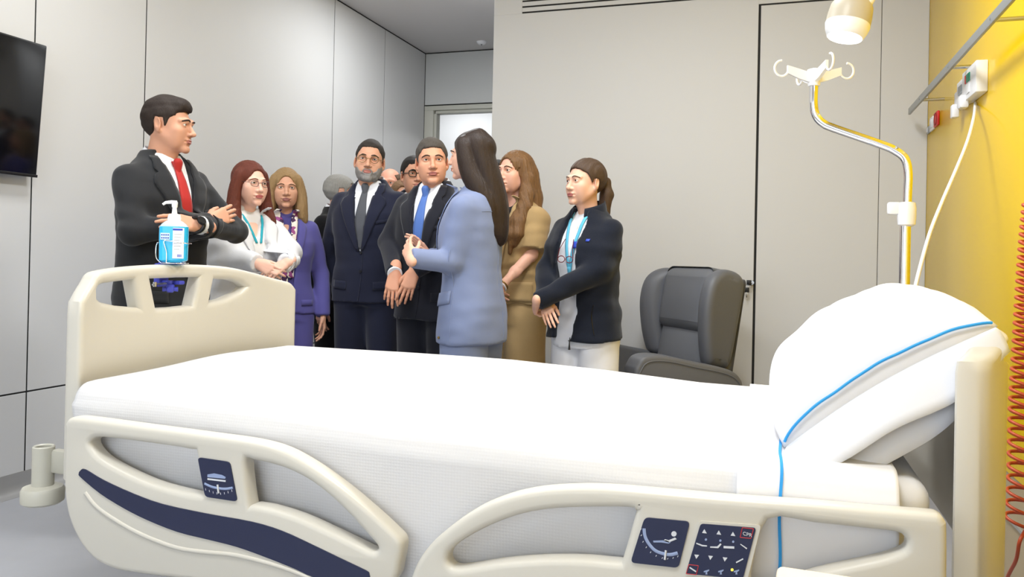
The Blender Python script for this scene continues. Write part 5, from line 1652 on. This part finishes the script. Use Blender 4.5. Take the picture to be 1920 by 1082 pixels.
zt = np.interp(np.abs(X), [0, 0.02, 0.03, 0.045, 0.06, 0.08], [-0.047, -0.048, -0.066, -0.058, -0.03, -0.01]); f.cut((slice(None),) * 3, np.broadcast_to(zt - Z, f.D.shape).astype(np.float32), 0.004)
f.ell((0, -0.1, -0.063), (0.0225, 0.03, 0.0085), 0.003, cut=True); f.cut((slice(None),) * 3, np.broadcast_to(0.0 - Y, f.D.shape).astype(np.float32), 0.003)
f.ripple(0.0008, 220, 3); V, F = f.vf(); link('beard', np_mesh('beard', xf(V, p.Hm), F), M['beard'], p.root, angle=None)
p.glasses(M['gold_rim'], 'round', 0.0215, 0.0014, 0.92); p.shoes()

# ---- men half hidden at the back
p = Person('balding man mostly hidden behind the bearded man', (731, 313, 6.2), -10, -15, skin_c=(206, 150, 128)); arms_down(p); p.build_body(); p.suit(cloth('dark_grey_wool', (40, 42, 48)), M['shirt_white'], None, seed=7, pocket=False)
p.short_hair(hairm('thin_brown_hair', (110, 88, 70), 0.6), top=0.004, side=0.004, front=0.10, rec=0.03, seed=8, bald=(0.07, 0.1, 0.075)); p.shoes()
p = Person('short brown-haired person hidden between the men, only hair showing', (754, 337, 5.8), 5, 5, True, (206, 158, 134)); arms_down(p, 0.93); p.build_body(); jo, jb = p.top('jacket', cloth('dark_jacket', (44, 42, 46)), 0.7, 0.0, seed=9)
p.trousers(cloth('dark_trousers', (40, 40, 44))); hm = hairm('light_brown_hair', (122, 92, 64)); p.long_hair(hm, [], cap=0.014, lo=-0.1); p.brows(hm, 0.0022); p.shoes()
p = Person('man with thick black glasses peeking over the shoulders', (778, 290, 5.05), 8, 12, skin_c=(204, 152, 126)); arms_down(p); p.build_body(); p.suit(cloth('dark_blue_wool', (34, 38, 50)), M['shirt_white'], None, seed=10, pocket=False)
hm = hairm('black_hair', (34, 29, 27)); p.short_hair(hm, top=0.010, side=0.005, front=0.074, rec=0.02, seed=11); p.brows(hm, 0.0034); p.glasses(M['black_rim'], 'rect', 0.0225, 0.0026, 0.78); p.shoes()
p = Person('dark-haired man in white collar hidden between the two women', (932, 299, 4.76), -20, -60, skin_c=(206, 160, 136)); arms_down(p); p.build_body()
wt = cloth('white_uniform_cotton', (230, 230, 232)); wo, wb_ = p.top('uniform_jacket', wt, 0.8, 0.0, seed=13); p.collar(wt, wo, gap=18); p.trousers(wt, seed=12); hm = hairm('black_cropped_hair', (40, 36, 35)); p.short_hair(hm, top=0.012, side=0.004, front=0.07, seed=14); p.brows(hm, 0.003); p.shoes('shoe_tan')

# ---- man with blue tie
p = Person('man with bright blue tie and hands held in front', (811, 256, 4.1), -32, 2, skin_c=(206, 150, 122), lip=(170, 100, 88), tilt=2, roll=-3)
W1, W2 = p.loc(740, 512, 3.92), p.loc(776, 510, 3.90)
p.arm(-1, p.loc(728, 455, 4.18), W1, hand=p.loc(733, 560, 3.88) - W1, back=p.inv.to_3x3() @ Vector((0.2, -1, 0.25)), curl=0.28, spread=0.1, thumb=0.6, fore=0.05)
p.arm(1, p.loc(838, 470, 3.95), W2, hand=p.loc(756, 556, 3.86) - W2, back=p.inv.to_3x3() @ Vector((0.5, -1, 0.3)), curl=0.30, spread=0.08, thumb=0.6, fore=0.05)
p.build_body(); M['tie_blue'] = cloth('blue_silk', (80, 114, 182), 0.55); dk = cloth('midnight_wool', (28, 29, 38))
p.suit(dk, M['shirt_white'], M['tie_blue'], zb=1.10, hem=0.83, seed=15, tie_w=0.040); p.cuff(-1, M['shirt_white'], 0.010, 0.036)
hm = hairm('salt_pepper_hair', (78, 72, 66), 0.6, 0.5); p.short_hair(hm, top=0.010, side=0.005, front=0.076, rec=0.016, seed=16); p.brows(hairm('dark_brow', (70, 56, 46)), 0.003); p.shoes()
p.button(p.jacket_bv, 0.115, 1.33, 'silver', 0.006, parent=p.jacket)

# ---- woman in light blue suit seen from behind
p = Person('woman in light blue suit with long straight dark hair gesturing', (884, 244, 3.62), -112, -102, True, (214, 166, 142), tilt=2, hscale=0.92)
WL = p.loc(770, 483, 3.40)
p.arm(1, p.loc(846, 492, 3.46), WL, hand=p.loc(758, 446, 3.52) - WL, back=p.inv.to_3x3() @ Vector((0.2, -1, -0.3)), curl=0.25, spread=0.08, thumb=0.7, fore=0.04)
WR = p.loc(806, 482, 3.70)
p.arm(-1, p.loc(860, 505, 3.85), WR, hand=p.loc(782, 452, 3.66) - WR, back=p.inv.to_3x3() @ Vector((0.6, 1, 0.1)), curl=0.2, spread=0.1, thumb=0.7, fore=0.04)
p.build_body(); lb = cloth('light_blue_wool', (122, 134, 168), 0.9, 500, 0.2, 0.03)
btab = [(z, w + 0.012, d + 0.016, cy) for z, w, d, cy in FEM]
p.top('blouse', M['shirt_white'], 0.9, -0.014, sleeves=False, fold=0)
jo, jb = p.top('blazer', lb, 0.785, 0.0, tab=btab, open_=[(0.95, 0, 0.003), (1.3, 0, 0.045), (1.55, 0, 0.07)], sr=(0.056, 0.050, 0.044), seed=25, fold=0.0022, flare=0.01)
p.lapels(jb, lb, 1.0, jo, 0, 0.06); p.collar(lb, jo, z0=1.47, zb=1.50, zf=1.46, r0=0.074, r1=0.064, tip=0.0, gap=52, name='blazer_collar')
p.seam(jb, 'back_seam', lb, [(0.002, 1.44 - 0.64 * i / 10) for i in range(11)], 0.0018, yaw=180, parent=jo)
p.seam(jb, 'yoke_seam', lb, [(-0.13 + 0.26 * i / 10, 1.37 + 0.004 * sin(i)) for i in range(11)], 0.0016, yaw=180, parent=jo)
p.seam(jb, 'side_seam', lb, [(-0.02, 1.2 - 0.40 * i / 8) for i in range(9)], 0.0018, yaw=90, parent=jo)
p.patch(jb, 'pocket_flap', lb, lambda u, v: (-0.10 + 0.12 * u, 1.0 + 0.02 * u - 0.055 * v), 8, 3, 0.005, jo, yaw=75)
p.button(jb, -0.03, 0.815, 'gold_rim', 0.006, 75, jo)
p.trousers(lb, (0.112, 0.100, 0.105), hip=0.004, seed=17); p.shoes('shoe_tan')
hm = hairm('dark_straight_hair', (46, 34, 28), 0.3, 0.4)
SB = lambda q: ([(q * 0.056, -0.022, 0.06), (q * 0.070, -0.012, -0.02), (q * 0.074, 0.012, -0.10), (q * 0.074, 0.050, -0.17), (q * 0.070, 0.098, -0.26), (q * 0.055, 0.118, -0.385)], [0.036, 0.039, 0.043, 0.045, 0.040, 0.028])
p.long_hair(hm, [([(0.0, 0.04, 0.05), (0.0, 0.072, -0.06), (0.0, 0.110, -0.17), (0, 0.132, -0.27), (0, 0.136, -0.385)], [0.090, 0.090, 0.084, 0.080, 0.066], ((0, 1, 0), 1.5)), SB(1), SB(-1)],
            cap=0.012, lo=-0.44, face=(0.066, 0.062, 0.1), fc=(0, -0.105, -0.02), seed=7, groove=0.0008)
p.brows(hm, 0.0024)

# ---- woman in tan linen suit
p = Person('woman with long wavy hair in a tan linen suit', (966, 280, 4.2), -48, -44, True, (214, 164, 142), (180, 96, 92), tilt=-2)
WL = p.loc(941, 536, 3.94)
p.arm(1, p.loc(996, 478, 4.06), WL, back=p.inv.to_3x3() @ Vector((0.4, -1, 0.3)), curl=0.5, fore=0.24, slim=0.86)
WR = p.loc(916, 535, 4.08); p.arm(-1, p.loc(925, 470, 4.33), WR, hand=p.loc(936, 556, 3.98) - WR, back=p.inv.to_3x3() @ Vector((-0.4, -1, 0.2)), curl=0.5, fore=0.22, slim=0.86)
p.build_body(); tan = cloth('tan_linen', (172, 144, 100), 0.95, 260, 0.35, 0.09)
ttab = [(z, w + 0.014, d + 0.018, cy) for z, w, d, cy in FEM]
p.top('blouse', cloth('black_top', (30, 28, 30)), 0.9, -0.014, sleeves=False, fold=0)
jo, jb = p.top('blazer', tan, 0.93, 0.0, tab=ttab, open_=[(1.02, 0, 0.003), (1.3, 0, 0.04), (1.55, 0, 0.07)], sr=(0.062, 0.074, 0.05), seed=27, fold=0.005, sleeve_to=0.5, sleeve_len=0.88)
p.lapels(jb, tan, 1.06, jo, 0, 0.065); p.collar(tan, jo, z0=1.455, zb=1.50, zf=1.46, r0=0.09, r1=0.072, tip=0.0, gap=50, name='blazer_collar')
p.patch(jb, 'patch_pocket', tan, lambda u, v: (-0.02 + 0.13 * u, 1.05 - 0.10 * v), 8, 6, 0.004, jo, yaw=40)
p.button(jb, 0.012, 1.03, 'shoe_tan', 0.009, parent=jo)
p.trousers(tan, (0.106, 0.114, 0.125), hip=0.006, seed=19, fold=0.006); p.shoes('shoe_tan')
d_ = (WL - p.arms[1][0]).normalized()
for k in range(2): tube('bracelet', [WL + d_ * (0.004 - 0.012 * k) + (Matrix.Rotation(2 * pi * i / 18, 3, d_) @ d_.orthogonal().normalized()) * 0.0285 for i in range(18)], 0.0038, M['label'] if k == 0 else M['gold_rim'], p.root, n=8, closed=True)
hm = hairm('wavy_brown_hair', (116, 84, 52), 0.4, 0.6)
def wav(s, ph, x0, r0, end): return ([(s * 0.062, -0.005, 0.055), (s * 0.084, 0.012, -0.03), (s * 0.096, 0.0, -0.11), (s * (0.105 + 0.012 * sin(ph)), -0.035, -0.19), (s * (0.098 + x0), -0.075, -0.26), (s * (0.11 + x0), -0.10, -0.33), (s * (0.095 + x0), -0.105, end)], [0.028, 0.03, 0.034, r0, r0, r0 * 0.85, 0.012])
p.long_hair(hm, [wav(1, 0.5, 0.0, 0.036, -0.42), wav(1, 2.0, 0.03, 0.028, -0.38), wav(-1, 1.0, -0.01, 0.034, -0.42), ([(0.03, 0.07, 0.0), (0.04, 0.09, -0.12), (0.08, 0.08, -0.25), (0.10, 0.07, -0.33)], [0.06, 0.06, 0.045, 0.02])], cap=0.010, lo=-0.45, face=(0.062, 0.085, 0.1), fc=(0, -0.100, -0.02), seed=9, groove=0.004, sm=False)
p.brows(hairm('brow_brown', (66, 46, 34)), 0.0024)

# ---- nurse in navy fleece
p = Person('woman with ponytail in navy fleece over a white uniform', (1098, 295, 3.76), -38, -50, True, (214, 168, 146), (176, 104, 98), tilt=0)
WL = p.loc(1006, 566, 3.54)
p.arm(1, p.loc(1122, 508, 3.62), WL, hand=p.loc(1000, 590, 3.64) - WL, back=p.inv.to_3x3() @ Vector((-1, -1, 0.2)), curl=0.9, fore=0.03)
WR = p.loc(1022, 566, 3.62); p.arm(-1, p.loc(1026, 505, 3.84), WR, hand=p.loc(1034, 606, 3.50) - WR, back=p.inv.to_3x3() @ Vector((0.1, -1, 0.1)), curl=0.3, fore=0.05)
p.build_body(); fle = mat('navy_fleece', (27, 31, 42), 1.0, bump=('noise', 300, 0.5), sheen=0.15, spec=0.15); uni = cloth('white_uniform', (230, 230, 234))
uo, ub = p.top('tunic', uni, 0.80, -0.006, sleeves=False, fold=0.003, open_=[(1.36, 0, 0.004), (1.5, 0, 0.05)], ycut=-0.055, tab=[(z, w, d, cy) for z, w, d, cy in FEM])
ntab = [(z, w + 0.018, d + 0.022, cy) for z, w, d, cy in FEM]
jo, jb = p.top('fleece_jacket', fle, 0.84, 0.0, tab=ntab, open_=[(0.84, -0.03, 0.06), (1.0, -0.025, 0.065), (1.25, -0.015, 0.068), (1.45, 0, 0.05), (1.56, 0, 0.06)], sr=(0.060, 0.056, 0.046), seed=29, fold=0.005)
p.collar(fle, jo, z0=1.44, zb=1.54, zf=1.485, r0=0.088, r1=0.078, tip=0.0, gap=24, name='stand_collar')
M['lanyard'] = cloth('light_blue_ribbon', (92, 178, 208)); 
for s in (-1, 1): p.patch(ub, 'lanyard', M['lanyard'], lambda u, v, s=s: (s * (0.05 - 0.046 * u) + (v - 0.5) * 0.016, 1.47 - 0.28 * u), 20, 2, 0.007, None)
p.patch(ub, 'lanyard', M['lanyard'], lambda u, v: ((v - 0.5) * 0.022, 1.20 - 0.09 * u), 6, 2, 0.010, None)
p.patch(ub, 'badge_clip', M['silver'], lambda u, v: ((v - 0.5) * 0.012, 1.11 - 0.03 * u), 4, 2, 0.010, None)
p.patch(ub, 'badge_reel', M['label'], lambda u, v: ((v - 0.5) * 0.03, 1.08 - 0.03 * u), 4, 3, 0.012, None)
p.patch(ub, 'name_badge', M['label_blue'], lambda u, v: (0.035 + (v - 0.5) * 0.03, 1.32 - 0.03 * u), 4, 3, 0.012, None)
g = empty('hanging_glasses'); g.parent = p.root
for s in (-1, 1):
    q = p.hit(ub, -0.012 + s * 0.024, 1.235, 0.022) or Vector((s * 0.024, -0.14, 1.235))
    tube('rim', [q + Vector((0.022 * cos(a), 0, 0.016 * sin(a))) for a in [2 * pi * i / 20 for i in range(20)]], 0.0022, M['red_rim'], g, n=6, closed=True)
    tube('temple_arm', [q + Vector((s * 0.022, 0, 0.01)), q + Vector((s * 0.015, 0.004, 0.05)), q + Vector((0.02, 0.006, 0.10))], 0.002, M['red_rim'], g, n=6)
p.seam(jb, 'zip_pocket', M['black_rim'], [(-0.03 - 0.006 * sin(i * 0.4), 1.02 - 0.018 * i) for i in range(9)], 0.0022, yaw=62, parent=jo)
q = p.hit(jb, 0.03, 0.855, 0.006) or Vector((0.03, -0.14, 0.855)); tube('zip_pull', [q, q + Vector((0, -0.004, -0.03)), q + Vector((0, -0.004, -0.06))], [0.002, 0.003, 0.006], M['black_rim'], jo, n=8)
p.patch(jb, 'chest_logo', M['label_blue'], lambda u, v: (0.10 + 0.018 * v, 1.335 - 0.012 * u), 3, 3, 0.003, jo)
p.trousers(uni, (0.100, 0.098, 0.10), hip=0.0, seed=23); p.shoes('shoe_tan')
hm = hairm('brown_ponytail_hair', (74, 56, 42), 0.4, 0.45)
f = Field((-0.11, -0.14, -0.3), (0.11, 0.2, 0.16), 0.0042)
f.ell((0, 0.020, 0.036), (0.072 + 0.008, 0.097 + 0.010, 0.084 + 0.010), 0.0)
X, Y, Z = f.ax[0][:, None, None], f.ax[1][None, :, None], f.ax[2][None, None, :]
zh = np.interp(Y, [-.14, -.078, -.055, -.036, -.02, -.008, .0, .030, .042, .07, .13], [0.078, 0.074, 0.055, 0.04, 0.016, -0.005, 0.018, 0.018, -0.035, -0.055, -0.055])
f.cut((slice(None),) * 3, np.broadcast_to((Z - zh) * 0.75, f.D.shape).astype(np.float32), 0.004)
f.chain([(0, 0.105, 0.03), (0, 0.135, 0.015), (0.005, 0.142, -0.05), (0.0, 0.125, -0.14), (0.0, 0.10, -0.24)], [0.022, 0.026, 0.034, 0.032, 0.012], 0.012)
an = np.arctan2(X, Y * 0.3 + Z + 0.3); f.D += (0.0013 * np.sin(X * 260 + 3 * np.sin(Y * 30) + 2 * np.sin(Z * 25))).astype(np.float32)
p.hair_mesh(f, hm); p.brows(hm, 0.0024)
q = p.Hm @ Vector((0.0, 0.122, 0.022)); tube('hair_tie', [q + Vector((0, 0, 0)) + (Matrix.Rotation(2 * pi * i / 16, 3, 'Y') @ Vector((0.023, 0, 0))) for i in range(16)], 0.005, M['black_rim'], p.root, n=6, closed=True)
